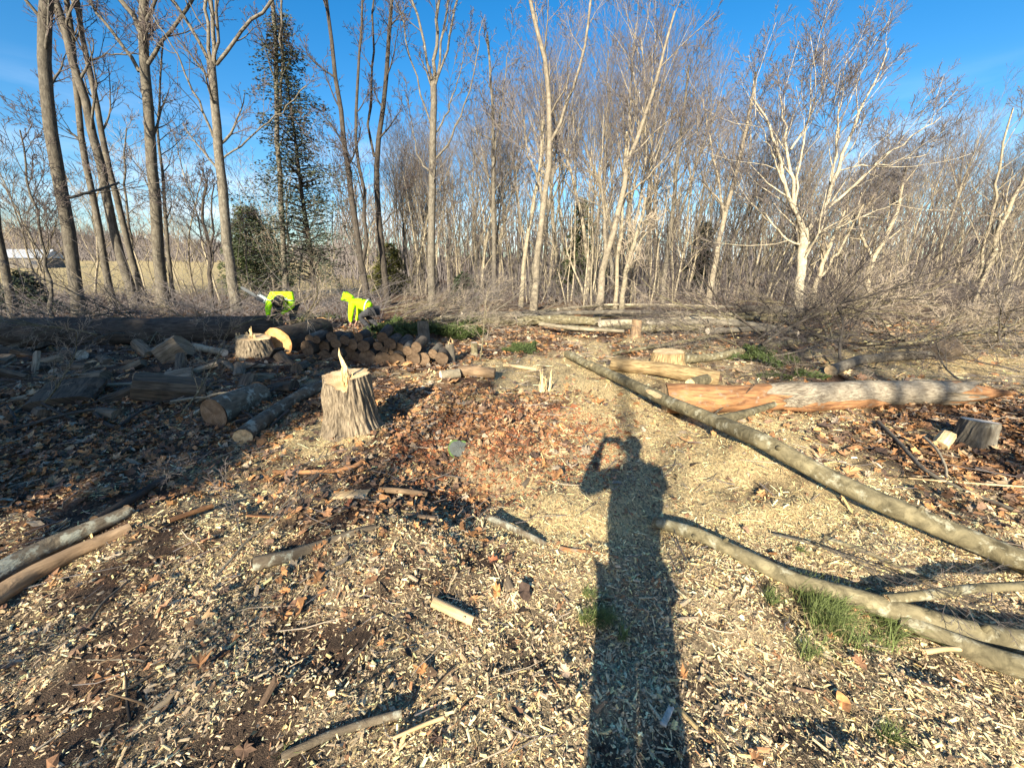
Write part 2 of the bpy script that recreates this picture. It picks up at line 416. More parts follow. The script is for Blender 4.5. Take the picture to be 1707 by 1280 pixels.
la = np.clip((lf * 1.2 - .1 + (pat2 - .5) * 1.0), 0, .9)[..., None]
chipc = old * (1 - yel[..., None]) + fresh * yel[..., None]
C = soil * (1 - la) + leafc * la
C = C * (1 - ca) + chipc * ca
# far floor: forest floor of brown leaves at right, straw-coloured field at left
D = np.hypot(XX, YY)
far = np.clip((D - 13) / 6, 0, 1)[..., None]
ffl = np.array([.17, .105, .062]) * (.6 + .8 * pat[..., None])
C = C * (1 - far) + ffl * far
fieldm = np.clip((YY - 24) / 5, 0, 1) * np.clip((-(XX + YY * .22)) / 4, 0, 1)
C = C * (1 - fieldm[..., None]) + np.array([.52, .40, .19]) * (.75 + .4 * pat[..., None]) * fieldm[..., None]
ny, nx = XX.shape
ids = np.arange(nx * ny).reshape(ny, nx)
F4 = np.stack([ids[:-1, :-1], ids[:-1, 1:], ids[1:, 1:], ids[1:, :-1]], -1).reshape(-1, 4)
mg, nt, b = newmat('ground_litter'); N, L = nt.nodes, nt.links
a = N.new('ShaderNodeVertexColor'); a.layer_name = 'Col'
g = N.new('ShaderNodeTexCoord')
n1 = N.new('ShaderNodeTexVoronoi'); n1.inputs['Scale'].default_value = 95
mpn = N.new('ShaderNodeMapping'); mpn.inputs['Scale'].default_value = (1, .5, 1); mpn.inputs['Rotation'].default_value = (0, 0, .7)
L.new(g.outputs['Object'], mpn.inputs[0]); L.new(mpn.outputs[0], n1.inputs['Vector'])
sr = N.new('ShaderNodeSeparateColor'); L.new(n1.outputs['Color'], sr.inputs[0])
mr = N.new('ShaderNodeMapRange'); mr.inputs[3].default_value = .35; mr.inputs[4].default_value = 1.5; L.new(sr.outputs[0], mr.inputs[0])
n2 = N.new('ShaderNodeTexNoise'); n2.inputs['Scale'].default_value = 260; n2.inputs['Detail'].default_value = 4; L.new(g.outputs['Object'], n2.inputs['Vector'])
mr2 = N.new('ShaderNodeMapRange'); mr2.inputs[1].default_value = .3; mr2.inputs[2].default_value = .7; mr2.inputs[3].default_value = .6; mr2.inputs[4].default_value = 1.35; L.new(n2.outputs['Fac'], mr2.inputs[0])
mu = N.new('ShaderNodeMath'); mu.operation = 'MULTIPLY'; L.new(mr.outputs[0], mu.inputs[0]); L.new(mr2.outputs[0], mu.inputs[1])
mv = N.new('ShaderNodeMixRGB'); mv.blend_type = 'MULTIPLY'; mv.inputs[0].default_value = 1; L.new(a.outputs[0], mv.inputs[1]); L.new(mu.outputs[0], mv.inputs[2])
L.new(mv.outputs[0], b.inputs['Base Color'])
bp = N.new('ShaderNodeBump'); bp.inputs['Distance'].default_value = .012; L.new(mu.outputs[0], bp.inputs['Height']); L.new(bp.outputs[0], b.inputs['Normal'])
b.inputs['Roughness'].default_value = .95
V = np.stack([XX, YY, ZZ], -1).reshape(-1, 3)
ground = obj('ground', mesh_from('ground', V, F4, None, [mg], col=C.reshape(-1, 3)))
tag(ground, kind='structure')
def GZ(x, y): return float(ground_z(np.array([x]), np.array([y]))[0])

# distant hills on the left, wooded
def hill(name, cx, cy, wx, wy, hh, col):
    n = 60
    u = np.linspace(-1, 1, n); X, Y = np.meshgrid(u, np.linspace(-1, 1, 30))
    Z = np.clip(1 - X ** 2, 0, 1) * np.clip(1 - Y ** 2, 0, 1) * hh * (.75 + .5 * fbm(X * 3 + cx, Y * 3, 7))
    P = np.stack([cx + X * wx, cy + Y * wy, Z + relief_raw(cx + X * wx, cy + Y * wy) - .6], -1).reshape(-1, 3)
    i = np.arange(n * 30).reshape(30, n)
    f = np.stack([i[:-1, :-1], i[:-1, 1:], i[1:, 1:], i[1:, :-1]], -1).reshape(-1, 4)
    o = obj(name, mesh_from(name, P, f, None, [flat_mat(name + '_brown', col, .95, 0, .35, .3)])); tag(o, kind='structure')
HL = [(-330, 270, 200, 80, 15), (-120, 310, 320, 70, 7)]
for hl in HL: hill('hill', *hl, (.16, .12, .085))

# ------------------------------------------------------------------ tree growth
def grow(r, out, start, d, length, r0, level, maxl, K, nch, spread, up, wob, taper=.3, rmin=.006, ratio=.55, first=.25):
    k = K[min(level, len(K) - 1)]
    d = d / np.linalg.norm(d)
    P = [start]; step = length / (k - 1); dd = d.copy()
    dev = r.normal(0, wob, (k, 3))
    for i in range(k - 1):
        dd = dd + dev[i]; dd[2] += up * (.5 if level == 0 else 1); dd /= np.linalg.norm(dd)
        P.append(P[-1] + dd * step)
    P = np.array(P); t = np.linspace(0, 1, k)
    rad = np.maximum(r0 * (1 - (1 - taper) * t), rmin * (1 if level < maxl else .8))
    if level == maxl: rad[-1] *= .5
    out.append((level, P, rad))
    if level >= maxl: return
    n = nch[level]
    phase = r.uniform(0, 6.28)
    for j in range(n):
        tt = first + (1 - first) * (j + r.uniform(.1, .9)) / n
        if level == 0: tt = tt ** .9
        x = tt * (k - 1); i = int(min(x, k - 2)); f = x - i
        p = P[i] * (1 - f) + P[i + 1] * f; rr = rad[i] * (1 - f) + rad[i + 1] * f
        T = P[i + 1] - P[i]; T /= np.linalg.norm(T)
        az = phase + j * 2.4 + r.uniform(-.5, .5)
        ref = np.array([0, 0, 1.]) if abs(T[2]) < .9 else np.array([1., 0, 0])
        A = np.cross(T, ref); A /= np.linalg.norm(A); B = np.cross(T, A)
        sa = spread * r.uniform(.7, 1.3)
        cd = T * math.cos(sa) + (A * math.cos(az) + B * math.sin(az)) * math.sin(sa)
        cl = length * ratio * r.uniform(.7, 1.2) * (1.15 - .65 * tt if level == 0 else 1.1 - .5 * tt)
        grow(r, out, p, cd, cl, min(rr * .62, r0 * .5), level + 1, maxl, K, nch, spread, up, wob, taper, rmin, ratio, first if level == 0 and False else .18)
def branches_to_meshes(br, name, mats, split=1, sides=(8, 5, 3, 3, 3)):
    tr, cr = Tubes(), Tubes(); nc = 0
    for lv, P, rad in br:
        if lv <= split: tr.add(P, rad, sides[min(lv, 4)] if rad[0] > .03 else 4)
        else: cr.add(P, rad, sides[min(lv, 4)] if rad[0] > .02 else 3); nc += 1
    return tr.mesh(name + '_trunk', [mats[0]]), (cr.mesh(name + '_crown', [mats[1]]) if nc else None)
def tree_thing(name, mt, mc, loc, rot, sc, label, cat='tree', group=None, parts=True):
    e = empty(name, loc, label, cat, group, (0, 0, rot)); e.scale = (sc, sc, sc)
    obj('trunk', mt, e)
    if mc is not None: obj('crown', mc, e)
    return e

# background variants
BGV = []
for i in range(7):
    r = np.random.default_rng(100 + i)
    br = []
    hgt = 13.5 + r.uniform(-1, 1)
    grow(r, br, np.zeros(3), np.array([r.normal(0, .04), r.normal(0, .04), 1.]), hgt, .11 + .04 * (i % 3), 0, 4, (11, 7, 5, 4, 3),
         (13, 6, 5, 4), R(31), .10, .085, .22, .0055, .50, .40 if i % 2 else .52)
    BGV.append(branches_to_meshes(br, 'wood_tree_%d' % i, (M['bark_pale'] if i % 2 == 0 else (M['bark_grey'] if i % 4 == 1 else M['bark_olive']), M['twig'])))
SAPV = []
for i in range(5):
    r = np.random.default_rng(200 + i)
    br = []
    grow(r, br, np.zeros(3), np.array([r.normal(0, .12), r.normal(0, .12), 1.]), 6.2, .045, 0, 3, (9, 6, 4, 3), (12, 6, 5), R(38), .07, .10, .2, .0055, .42, .15)
    SAPV.append(branches_to_meshes(br, 'sapling_%d' % i, (M['bark_pale'] if i % 2 else M['bark_olive'], M['twig_pale'] if i % 2 else M['twig'])))

SPV = []; SPT = []
for i in range(3):
    r = np.random.default_rng(400 + i); br = []
    grow(r, br, np.zeros(3), np.array([r.normal(0, .03), r.normal(0, .03), 1.]), 14.5, (.14, .18, .16)[i], 0, 3, (11, 7, 5, 3), ((3, 3, 2), (7, 4, 3), (7, 4, 3))[i], R(33), .10, .07, .3, .008, .42, .45)
    SPT.append(br[0][1])
    SPV.append(branches_to_meshes(br, 'open_tree_%d' % i, (M['bark_grey'], M['twig'])))
POV = []
for i in range(4):
    r = np.random.default_rng(500 + i); br = []
    grow(r, br, np.zeros(3), np.array([r.normal(0, .05), r.normal(0, .05), 1.]), 9.5, .055, 0, 3, (10, 6, 4, 2), (9, 5, 4), R(28), .09, .05, .25, .0055, .30, .45)
    POV.append(branches_to_meshes(br, 'pole_tree_%d' % i, (M['bark_pale'] if i != 2 else M['bark_grey'], M['twig'])))

# ------------------------------------------------------------------ hero trees traced as real trees at their distance
def hero(label, d, stems, w, barkm, twigm, seed, nb=(9, 6, 5), blen=3.4, from_t=.3, upd=.08, spread=R(40), rmin=.007, sides=10, name='bare_tree', top=True):
    """stems: list of (pixel polyline, relative width start, end); first is the trunk"""
    r = np.random.default_rng(seed)
    base = PV(*stems[0][0][0], d); base[2] = HT(base[0], base[1]) - .05
    e = empty(name, tuple(base), label, 'tree')
    zc = d * cp - (base[2] - CAMH) * sp
    tr, cr = Tubes(), Tubes(); nc = 0
    for si, (pl, w0, w1) in enumerate(stems):
        pl = list(pl)
        pts = [PV(px, py, d) for px, py in pl]
        yoff = r.normal(0, .25) if si else 0
        pts = np.array(pts)
        if si == 0: pts[0] = base
        # continue above the frame
        if pl[-1][1] <= 5:
            dv = pts[-1] - pts[-2]; dv /= np.linalg.norm(dv)
            q = pts[-1] + dv * 1.6 + r.normal(0, .12, 3); q2 = q + dv * 1.6 + r.normal(0, .2, 3)
            pts = np.vstack([pts, q, q2]); 
        # resample smoothly
        seg = np.concatenate([[0], np.cumsum(np.linalg.norm(np.diff(pts, axis=0), axis=1))]); n = 14
        t = np.linspace(0, seg[-1], n); P = np.stack([np.interp(t, seg, pts[:, j]) for j in range(3)], 1)
        P[1:-1] = P[1:-1] * .6 + (P[:-2] + P[2:]) * .2
        P[:, 1] += yoff * np.linspace(0, 1, n) * 2 if si else r.normal(0, .02, n)
        L_ = seg[-1]; jit = r.normal(0, .018 * (1 + (si > 0)), (n, 3)); jit[0] = 0; P += jit * min(1, L_ / 4)
        zcp = P[:, 1] * cp - (P[:, 2] - CAMH) * sp; azc = P[:, 1] / np.hypot(P[:, 0], P[:, 1])
        rad = w * zcp * azc / F0 / 2 * np.linspace(w0, w1, n) * (.95 if si == 0 else .78)
        if si == 0: rad[0] *= 1.25; 
        P = P - base
        tr.add(P, rad, sides if si == 0 else 7, False, .12)
        sub = []
        cnt = nb[0] if si == 0 else max(4, int(nb[0] * .8))
        f0 = from_t if si == 0 else .12
        for j in range(cnt):
            tt = f0 + (1 - f0) * (j + r.uniform(.1, .9)) / cnt
            x = tt * (n - 1); i = int(min(x, n - 2)); p = P[i] + (P[i + 1] - P[i]) * (x - i); rr = rad[i]
            T = P[i + 1] - P[i]; T /= np.linalg.norm(T); az = r.uniform(0, 6.28)
            A = np.cross(T, [0, 1., .1]); A /= np.linalg.norm(A); B = np.cross(T, A); sa = spread * r.uniform(.7, 1.3)
            cd = T * math.cos(sa) + (A * math.cos(az) + B * math.sin(az)) * math.sin(sa)
            l = blen * r.uniform(.5, 1.15) * (1.1 - .45 * tt)
            grow(r, sub, p, cd, l, min(max(rr * .42, .012), .05), 1, 4, (0, 8, 5, 3, 2), (0, nb[1], nb[2], 4), spread, upd, .11, .25, rmin, .5, .2)
        for lv, Q, ra in sub:
            if lv == 1: tr.add(Q, ra, 5)
            else: cr.add(Q, ra, 3); nc += 1
    tr.build('trunk', [barkm], e)
    if nc: cr.build('crown', [twigm], e)
    return e
BL, TL = M['bark_left_shaded'], M['twig_left']
hero('tall dark bare tree with a short upright snag halfway up its right side', 14,
     [([(132, 520), (122, 440), (104, 340), (86, 230), (74, 110), (72, 40), (76, 0)], 1, .85),
      ([(116, 330), (119, 310), (118, 288)], .3, .2)], 27, BL, TL, 1, (7, 6, 5), 3.2, .5)
hero('bare trunk cut by the left edge of the picture', 13.6, [([(22, 525), (6, 440), (-12, 340), (-30, 200), (-42, 60), (-44, 0)], 1, .8)], 19, BL, TL, 2, (7, 6, 5), 2.4, .3)
hero('slim leaning dark trunk with a broken side stub, left of the leaning pair', 17,
     [([(184, 490), (170, 420), (155, 340), (145, 270), (132, 200), (126, 120), (118, 40), (112, 0)], 1, .6), ([(143, 240), (132, 228), (126, 220)], .5, .3)], 15, BL, TL, 3, (6, 6, 5), 2.5, .5)
hero('larger trunk of the leaning pair at left, bending left towards its top', 16.5,
     [([(222, 495), (200, 420), (178, 330), (155, 230), (140, 150), (118, 85), (100, 40), (92, 0)], 1, .75)], 19, BL, TL, 4, (8, 6, 5), 3.0, .45)
hero('thinner straight trunk of the leaning pair at left', 17.2,
     [([(240, 495), (215, 415), (192, 320), (170, 220), (152, 130), (138, 50), (130, 0)], 1, .6), ([(145, 105), (165, 85), (215, 76)], .4, .15)], 14, BL, TL, 5, (7, 6, 5), 2.8, .45)
hero('stout grey bare tree that forks into three near the top, behind the long dark log', 17,
     [([(270, 500), (264, 430), (258, 330), (250, 220), (240, 120), (236, 50), (234, 0)], 1, .6),
      ([(238, 62), (225, 35), (203, 0)], .55, .35), ([(232, 120), (205, 75), (172, 35), (148, 0)], .4, .2), ([(246, 108), (268, 62), (288, 18), (296, 0)], .4, .2), ([(240, 45), (252, 20), (262, 0)], .35, .2)],
     24, M['bark_grey'], TL, 6, (7, 6, 5), 3.0, .4)
hero('grey bare tree with a fan of many rising stems, behind the two workers at left', 15.5,
     [([(394, 510), (384, 440), (374, 340), (362, 220), (354, 120), (352, 105)], 1, .72),
      ([(352, 112), (330, 60), (305, 20), (292, 0)], .4, .25), ([(352, 105), (343, 50), (340, 0)], .4, .3), ([(356, 105), (358, 50), (357, 0)], .45, .35),
      ([(360, 108), (385, 68), (418, 28), (442, 0)], .4, .2), ([(358, 110), (370, 50), (376, 0)], .35, .2),
      ([(356, 230), (335, 170), (305, 90), (275, 40)], .3, .12), ([(366, 270), (400, 240), (455, 185), (500, 130)], .22, .1)],
     21, M['bark_grey'], TL, 7, (4, 5, 5), 2.6, .55)
hero('slender pale two-stemmed tree right behind the worker in the doubled-over pose', 19,
     [([(474, 485), (470, 390), (464, 270), (462, 190), (460, 90), (457, 0)], 1, .55), ([(466, 195), (473, 140), (476, 60), (482, 0)], .55, .3)], 11, M['bark_grey'], TL, 8, (8, 6, 5), 2.2, .4)
hero('dark multi-stemmed tree with drooping twigs beside the slim evergreen', 17,
     [([(612, 500), (600, 430), (592, 350), (575, 260), (566, 170), (552, 80), (545, 0)], 1, .35), ([(604, 440), (612, 370), (605, 300), (585, 230), (590, 140), (597, 40), (600, 0)], .7, .25),
      ([(598, 420), (580, 370), (560, 330), (550, 290)], .3, .1)], 13, M['bark_dark'], TL, 9, (8, 6, 5), 2.6, .35)
hero('dark twisting tree with twin rising stems, between the crouching worker and the tall central tree', 18,
     [([(645, 500), (638, 430), (630, 360), (628, 300), (622, 255), (640, 195), (645, 110), (652, 40), (655, 0)], 1, .4), ([(624, 262), (612, 210), (620, 120), (622, 30), (624, 0)], .5, .25),
      ([(634, 380), (660, 350), (690, 330), (700, 322)], .25, .1)], 12, M['bark_dark'], TL, 10, (8, 6, 5), 2.4, .4)
hero('tall straight central tree, dark below and opening into a pale brush of stems above', 17.5,
     [([(719, 490), (719, 400), (721, 300), (722, 200), (722, 150), (722, 140)], 1, .8), ([(722, 150), (712, 95), (700, 40), (690, 0)], .45, .2), ([(723, 145), (727, 80), (728, 30), (732, 0)], .6, .3),
      ([(724, 150), (745, 85), (755, 30), (762, 0)], .4, .2), ([(723, 150), (735, 90), (742, 30), (745, 0)], .4, .2), ([(722, 270), (752, 235), (772, 180), (795, 90), (805, 30)], .35, .12),
      ([(721, 290), (700, 270), (688, 230), (672, 150)], .3, .1), ([(722, 225), (745, 190), (762, 130), (775, 60)], .3, .1), ([(721, 215), (705, 170), (690, 110), (672, 50), (665, 0)], .3, .12)],
     14, M['bark_grey'], M['twig'], 11, (3, 6, 5), 2.0, .5)
hero('thin straight pale tree right of the tall central tree', 21, [([(822, 490), (824, 400), (823, 300), (822, 200), (818, 110), (812, 60)], 1, .4), ([(826, 250), (838, 170), (848, 90)], .5, .2)],
     9, M['bark_grey'], M['twig'], 12, (12, 6, 5), 2.3, .35)
hero('tan tree with a crooked fork, its base behind the long stacked poles', 15.5,
     [([(889, 520), (893, 450), (903, 370), (908, 320), (918, 260), (919, 225), (914, 150), (912, 90), (890, 40), (880, 0)], 1, .3), ([(919, 235), (940, 195), (958, 150), (975, 70), (985, 0)], .55, .2),
      ([(905, 330), (893, 290), (880, 250), (874, 190)], .45, .15)], 13, M['bark_tansmooth'], M['twig'], 13, (8, 6, 5), 2.4, .45)
hero('pale leaning tree just left of the tan crooked tree', 17, [([(868, 515), (872, 440), (886, 360), (900, 280), (905, 200)], 1, .4)], 9, M['bark_pale'], M['twig'], 14, (9, 6, 5), 2.2, .4)
hero('brown forked tree standing behind the middle of the stacked poles', 16,
     [([(998, 508), (1003, 460), (1012, 415), (1030, 370), (1042, 310), (1044, 270), (1070, 215), (1092, 150), (1105, 80), (1125, 20)], 1, .25), ([(1009, 425), (1006, 370), (1000, 320), (992, 290)], .6, .3),
      ([(1040, 330), (1075, 300), (1105, 260), (1135, 225)], .35, .12), ([(1044, 275), (1052, 200), (1055, 120), (1060, 40)], .4, .15)], 14, M['bark_tansmooth'], M['twig'], 15, (9, 6, 5), 2.6, .45)
hero('cream-barked young tree leaning right behind the stacked poles', 15.5, [([(1036, 510), (1042, 460), (1055, 410), (1070, 360), (1078, 330)], 1, .5), ([(1050, 430), (1072, 400), (1095, 370)], .5, .3)],
     10, M['bark_pale'], M['twig_pale'], 16, (8, 5, 4), 1.6, .3)
hero('straight cream-coloured pole tree behind the stacked poles', 16.2, [([(1026, 510), (1029, 450), (1036, 380), (1040, 300), (1046, 220)], 1, .5)], 8, M['bark_pale'], M['twig'], 17, (9, 6, 5), 2, .4)
hero('smooth grey tree leaning right, left of the spreading cream tree', 17.5, [([(1180, 500), (1192, 440), (1205, 370), (1225, 300), (1240, 240), (1252, 180), (1262, 120)], 1, .35), ([(1205, 370), (1203, 300), (1195, 230), (1190, 150)], .5, .2)],
     12, M['bark_tansmooth'], M['twig'], 18, (10, 6, 5), 2.6, .4)
hero('straight grey tree in front of the dense wood, left of the leaning grey one', 19, [([(1105, 497), (1112, 430), (1122, 350), (1130, 260), (1140, 180), (1148, 110)], 1, .35)], 10, M['bark_grey'], M['twig'], 19, (12, 6, 5), 2.6, .35)
hero('big spreading cream-barked tree standing alone in front of the wood at right', 16.5,
     [([(1330, 522), (1333, 470), (1336, 430), (1340, 395), (1341, 384)], 1, .95), ([(1340, 390), (1328, 355), (1312, 325), (1306, 280), (1292, 230), (1275, 185), (1255, 160)], .6, .18),
      ([(1340, 385), (1330, 350), (1322, 300), (1317, 250), (1314, 200), (1312, 150)], .6, .15), ([(1342, 388), (1372, 352), (1385, 320), (1396, 265), (1420, 200), (1452, 130), (1465, 90)], .7, .15),
      ([(1368, 356), (1408, 325), (1440, 285), (1500, 240), (1560, 195)], .45, .12), ([(1334, 408), (1312, 398), (1285, 365), (1262, 340), (1240, 305)], .28, .08),
      ([(1318, 250), (1345, 215), (1370, 170), (1395, 110)], .3, .1), ([(1390, 290), (1415, 280), (1480, 275), (1530, 260)], .2, .08), ([(1345, 392), (1400, 378), (1450, 355), (1510, 330)], .22, .07),
      ([(1380, 330), (1395, 250), (1400, 170), (1410, 100)], .35, .1), ([(1325, 345), (1335, 270), (1350, 180), (1355, 100)], .3, .1), ([(1312, 325), (1285, 270), (1262, 225), (1245, 200)], .25, .08)],
     19, M['bark_white'], M['twig'], 20, (9, 7, 6), 2.9, .5, .07, R(36))
hero('cream multi-stemmed tree touching the right side of the spreading cream tree', 16.8, [([(1348, 520), (1362, 470), (1378, 420), (1392, 390), (1410, 350)], 1, .4), ([(1362, 468), (1382, 445), (1402, 400), (1428, 340)], .7, .3)],
     12, M['bark_pale'], M['twig_pale'], 21, (7, 5, 4), 1.9, .4)
hero('pale forked tree standing in the purple-brown brush at right', 17.5, [([(1440, 500), (1448, 450), (1460, 420), (1480, 390), (1500, 340), (1510, 280)], 1, .3), ([(1455, 430), (1442, 400), (1436, 370), (1440, 320)], .6, .2)],
     15, M['bark_pale'], M['twig'], 22, (9, 6, 5), 2.4, .4)
hero('leaning two-stemmed cream tree near the right edge', 16.5, [([(1618, 520), (1630, 480), (1650, 430), (1672, 370), (1700, 310), (1735, 240)], 1, .5), ([(1628, 485), (1640, 430), (1655, 350), (1668, 270), (1690, 180)], .7, .3)],
     14, M['bark_pale'], M['twig'], 23, (9, 6, 5), 2.6, .4)
hero('thin cream stems at the right edge beyond the brush', 15, [([(1672, 530), (1685, 480), (1700, 440), (1725, 380)], 1, .5), ([(1668, 528), (1678, 470), (1688, 420), (1700, 360)], .7, .4)], 8, M['bark_pale'], M['twig_pale'], 24, (6, 5, 4), 1.8, .4)
hero('small crooked bare tree with dark wavy limbs, left of the fan-stemmed tree', 16,
     [([(350, 500), (350, 440), (347, 400), (335, 370), (338, 330), (345, 300)], 1, .4), ([(350, 410), (362, 380), (360, 340), (372, 310)], .6, .3)], 10, M['bark_dark'], TL, 25, (8, 6, 5), 1.9, .3)
hero('small bare tree with fine purplish twigs at the far left', 12.8, [([(86, 515), (78, 450), (70, 400), (55, 340), (40, 280), (35, 220)], 1, .35), ([(75, 430), (50, 380), (35, 330), (0, 280)], .6, .2)], 9, BL, TL, 26, (9, 6, 5), 2.0, .3)
hero('slim bare tree between the stout grey tree and the fan-stemmed tree', 18, [([(283, 490), (280, 400), (272, 310), (262, 230), (268, 140), (272, 60)], 1, .3)], 9, BL, TL, 27, (11, 6, 5), 2.3, .3)
hero('thin wiry tree in the gap left of the stout grey tree', 20, [([(226, 480), (218, 400), (210, 330), (206, 260), (214, 215)], 1, .3)], 8, BL, TL, 28, (10, 6, 5), 2.2, .25)

NEAR = [(645, 'the dark twisting tree'), (719, 'the tall central tree'), (822, 'the thin straight pale tree'), (889, 'the tan crooked tree'), (998, 'the brown forked tree'), (1105, 'the straight grey tree'), (1185, 'the leaning grey tree'),
        (1330, 'the spreading cream tree'), (1440, 'the pale forked tree'), (1625, 'the two-stemmed cream tree'), (1672, 'the rightmost cream stems')]
def beside(px):
    q, nm = min(NEAR, key=lambda a: abs(a[0] - px)); d = abs(q - px)
    if d < 14: return 'behind ' + nm
    return ('just ' if d < 45 else 'well ') + ('left' if px < q else 'right') + ' of ' + nm
# ------------------------------------------------------------------ the wood behind
def front_line(px):           # nearest distance of the wood along the picture
    return np.interp(px, [600, 700, 850, 1000, 1200, 1400, 1560, 1707, 1900], [30, 24, 20, 18.5, 19, 20, 20, 19, 19])
r = np.random.default_rng(42)
for i in range(122):
    px = r.uniform(650, 1880); d = front_line(px) + 1 + 26 * r.uniform(0, 1) ** 1.3
    p = PV(px, 470, d); v = BGV[i % 7]
    yt = np.interp(px, [650, 700, 760, 840, 880, 960, 1080, 1130, 1190, 1260, 1380, 1480, 1560, 1650, 1880], [280, 250, 220, 200, 110, 70, 90, 140, 200, 250, 270, 250, 230, 250, 250])
    H = PV(px, yt, d)[2] / 13.5 * r.uniform(.72, 1.0)
    z = HT(p[0], p[1]) - .1
    e = tree_thing('bare_tree', v[0], v[1], (p[0], p[1], z), r.uniform(0, 6.28), H, ('pale' if i % 7 in (0, 2, 4, 6) else 'grey-brown') + ' bare tree back in the wood, ' + beside(px), 'tree', 'trees of the winter wood')
    e.rotation_euler = (r.normal(0, .05), r.normal(.05, .05), r.uniform(0, 6.28))
for i in range(105):
    px = r.uniform(640, 1880); d = front_line(px) - 1.5 + 12 * r.uniform(0, 1) ** 1.3
    p = PV(px, 470, d); v = POV[i % 4]; z = HT(p[0], p[1]) - .05; ps = r.uniform(.5, .95) * np.interp(px, [640, 1100, 1250, 1700], [.85, .95, .68, .62])
    e = tree_thing('pole_tree', v[0], v[1], (p[0], p[1], z), 0, ps, 'slender pole-like tree in front of the wood, ' + beside(px), 'tree', 'slender pole trees at the front of the wood')
    e.rotation_euler = (r.normal(0, .05), r.normal(.05, .09), r.uniform(0, 6.28))
for i in range(110):
    px = r.uniform(640, 1880); d = front_line(px) - .5 + 12 * r.uniform(0, 1) ** 1.5
    p = PV(px, 470, d); v = SAPV[i % 5]; z = HT(p[0], p[1]) - .05
    e = tree_thing('sapling', v[0], v[1], (p[0], p[1], z), 0, r.uniform(.55, 1.15), 'thin twiggy sapling fronting the wood, ' + beside(px), 'sapling', 'saplings along the edge of the wood')
    e.rotation_euler = (r.normal(0, .1), r.normal(.03, .12), r.uniform(0, 6.28))
for i in range(44):
    px = r.uniform(-60, 640); d = r.uniform(18, 30)
    p = PV(px, 470, d); v = SAPV[i % 5]; z = HT(p[0], p[1]) - .05
    e = tree_thing('sapling', v[0], v[1], (p[0], p[1], z), 0, r.uniform(.6, 1.4), 'thin leafless sapling standing before the straw-coloured field at left', 'sapling', 'saplings before the field')
    e.rotation_euler = (r.normal(0, .08), r.normal(0, .1), r.uniform(0, 6.28))
for i in range(26):
    px = r.uniform(-150, 660); d = r.uniform(85, 120)
    p = PV(px, 440, d); v = BGV[i % 7]; z = HT(p[0], p[1]) - .3
    e = tree_thing('bare_tree', v[0], v[1], (p[0], p[1], z), r.uniform(0, 6.28), r.uniform(.6, .85), 'bare tree on the far side of the straw-coloured field', 'tree', 'trees beyond the field')
# far mass of trees and undergrowth (uncountable)
t = Tubes()
for i in range(2000):
    px = r.uniform(560, 2000); d = r.uniform(48, 75); p = PV(px, 470, d); z = HT(p[0], p[1])
    h = r.uniform(6, 13); q = p.copy(); q[2] = z; a = q + [r.normal(0, .8), r.normal(0, .5), h * .5]; c = q + [r.normal(.5, 1.4), r.normal(0, .8), h]
    t.add([q, a, c], [.09, .06, .03], 3)
for i in range(1800):
    px = r.uniform(-300, 700); d = r.uniform(150, 340); p = PV(px, 440, d)
    z = HT(p[0], d) - 1 + max(max(0, 1 - ((p[0] - c_[0]) / c_[2]) ** 2) * max(0, 1 - ((d - c_[1]) / c_[3]) ** 2) * c_[4] for c_ in HL)
    h = r.uniform(5, 9)
    for k in range(4):
        q = np.array([p[0] + r.normal(0, .3), d, z]); c = q + [r.normal(0, 2.2), r.normal(0, 1), h * r.uniform(.6, 1)]
        t.add([q, (q + c) / 2 + r.normal(0, .4, 3), c], [.22, .16, .05], 3)
tag(t.build('distant_wood', [M['twig']]), kind='stuff')
t = Tubes()
for i in range(3600):
    px = r.uniform(560, 1900); d = front_line(px) - 1.5 + 16 * r.uniform(0, 1) ** 1.4; p = PV(px, 470, d); z = HT(p[0], p[1])
    h = r.gamma(2.0, .45) + .25; q = p.copy(); q[2] = z; dr = r.normal(0, .45, 3); dr[2] = 1
    P = [q, q + dr * h * .35 + r.normal(0, .05, 3), q + dr * h * .7 + r.normal(0, .12, 3), q + dr * h + r.normal(0, .3, 3) * h * .4]
    t.add(P, [.011, .009, .007, .004], 3)
tag(t.build('undergrowth', [M['twig']]), kind='stuff')
t = Tubes()
for i in range(2000):
    px = r.uniform(-100, 640); d = r.uniform(10.5, 21); p = PV(px, 500, d); z = HT(p[0], p[1])
    h = r.gamma(2.0, .38) + .15; q = p.copy(); q[2] = z; dr = r.normal(0, .9, 3); dr[2] = .8
    P = [q, q + dr * h * .35 + r.normal(0, .05, 3), q + dr * h * .7 + r.normal(0, .12, 3), q + dr * h + r.normal(0, .3, 3) * h * .4]
    t.add(P, [.008, .007, .005, .003], 3)
tag(t.build('undergrowth', [M['twig']]), kind='stuff')

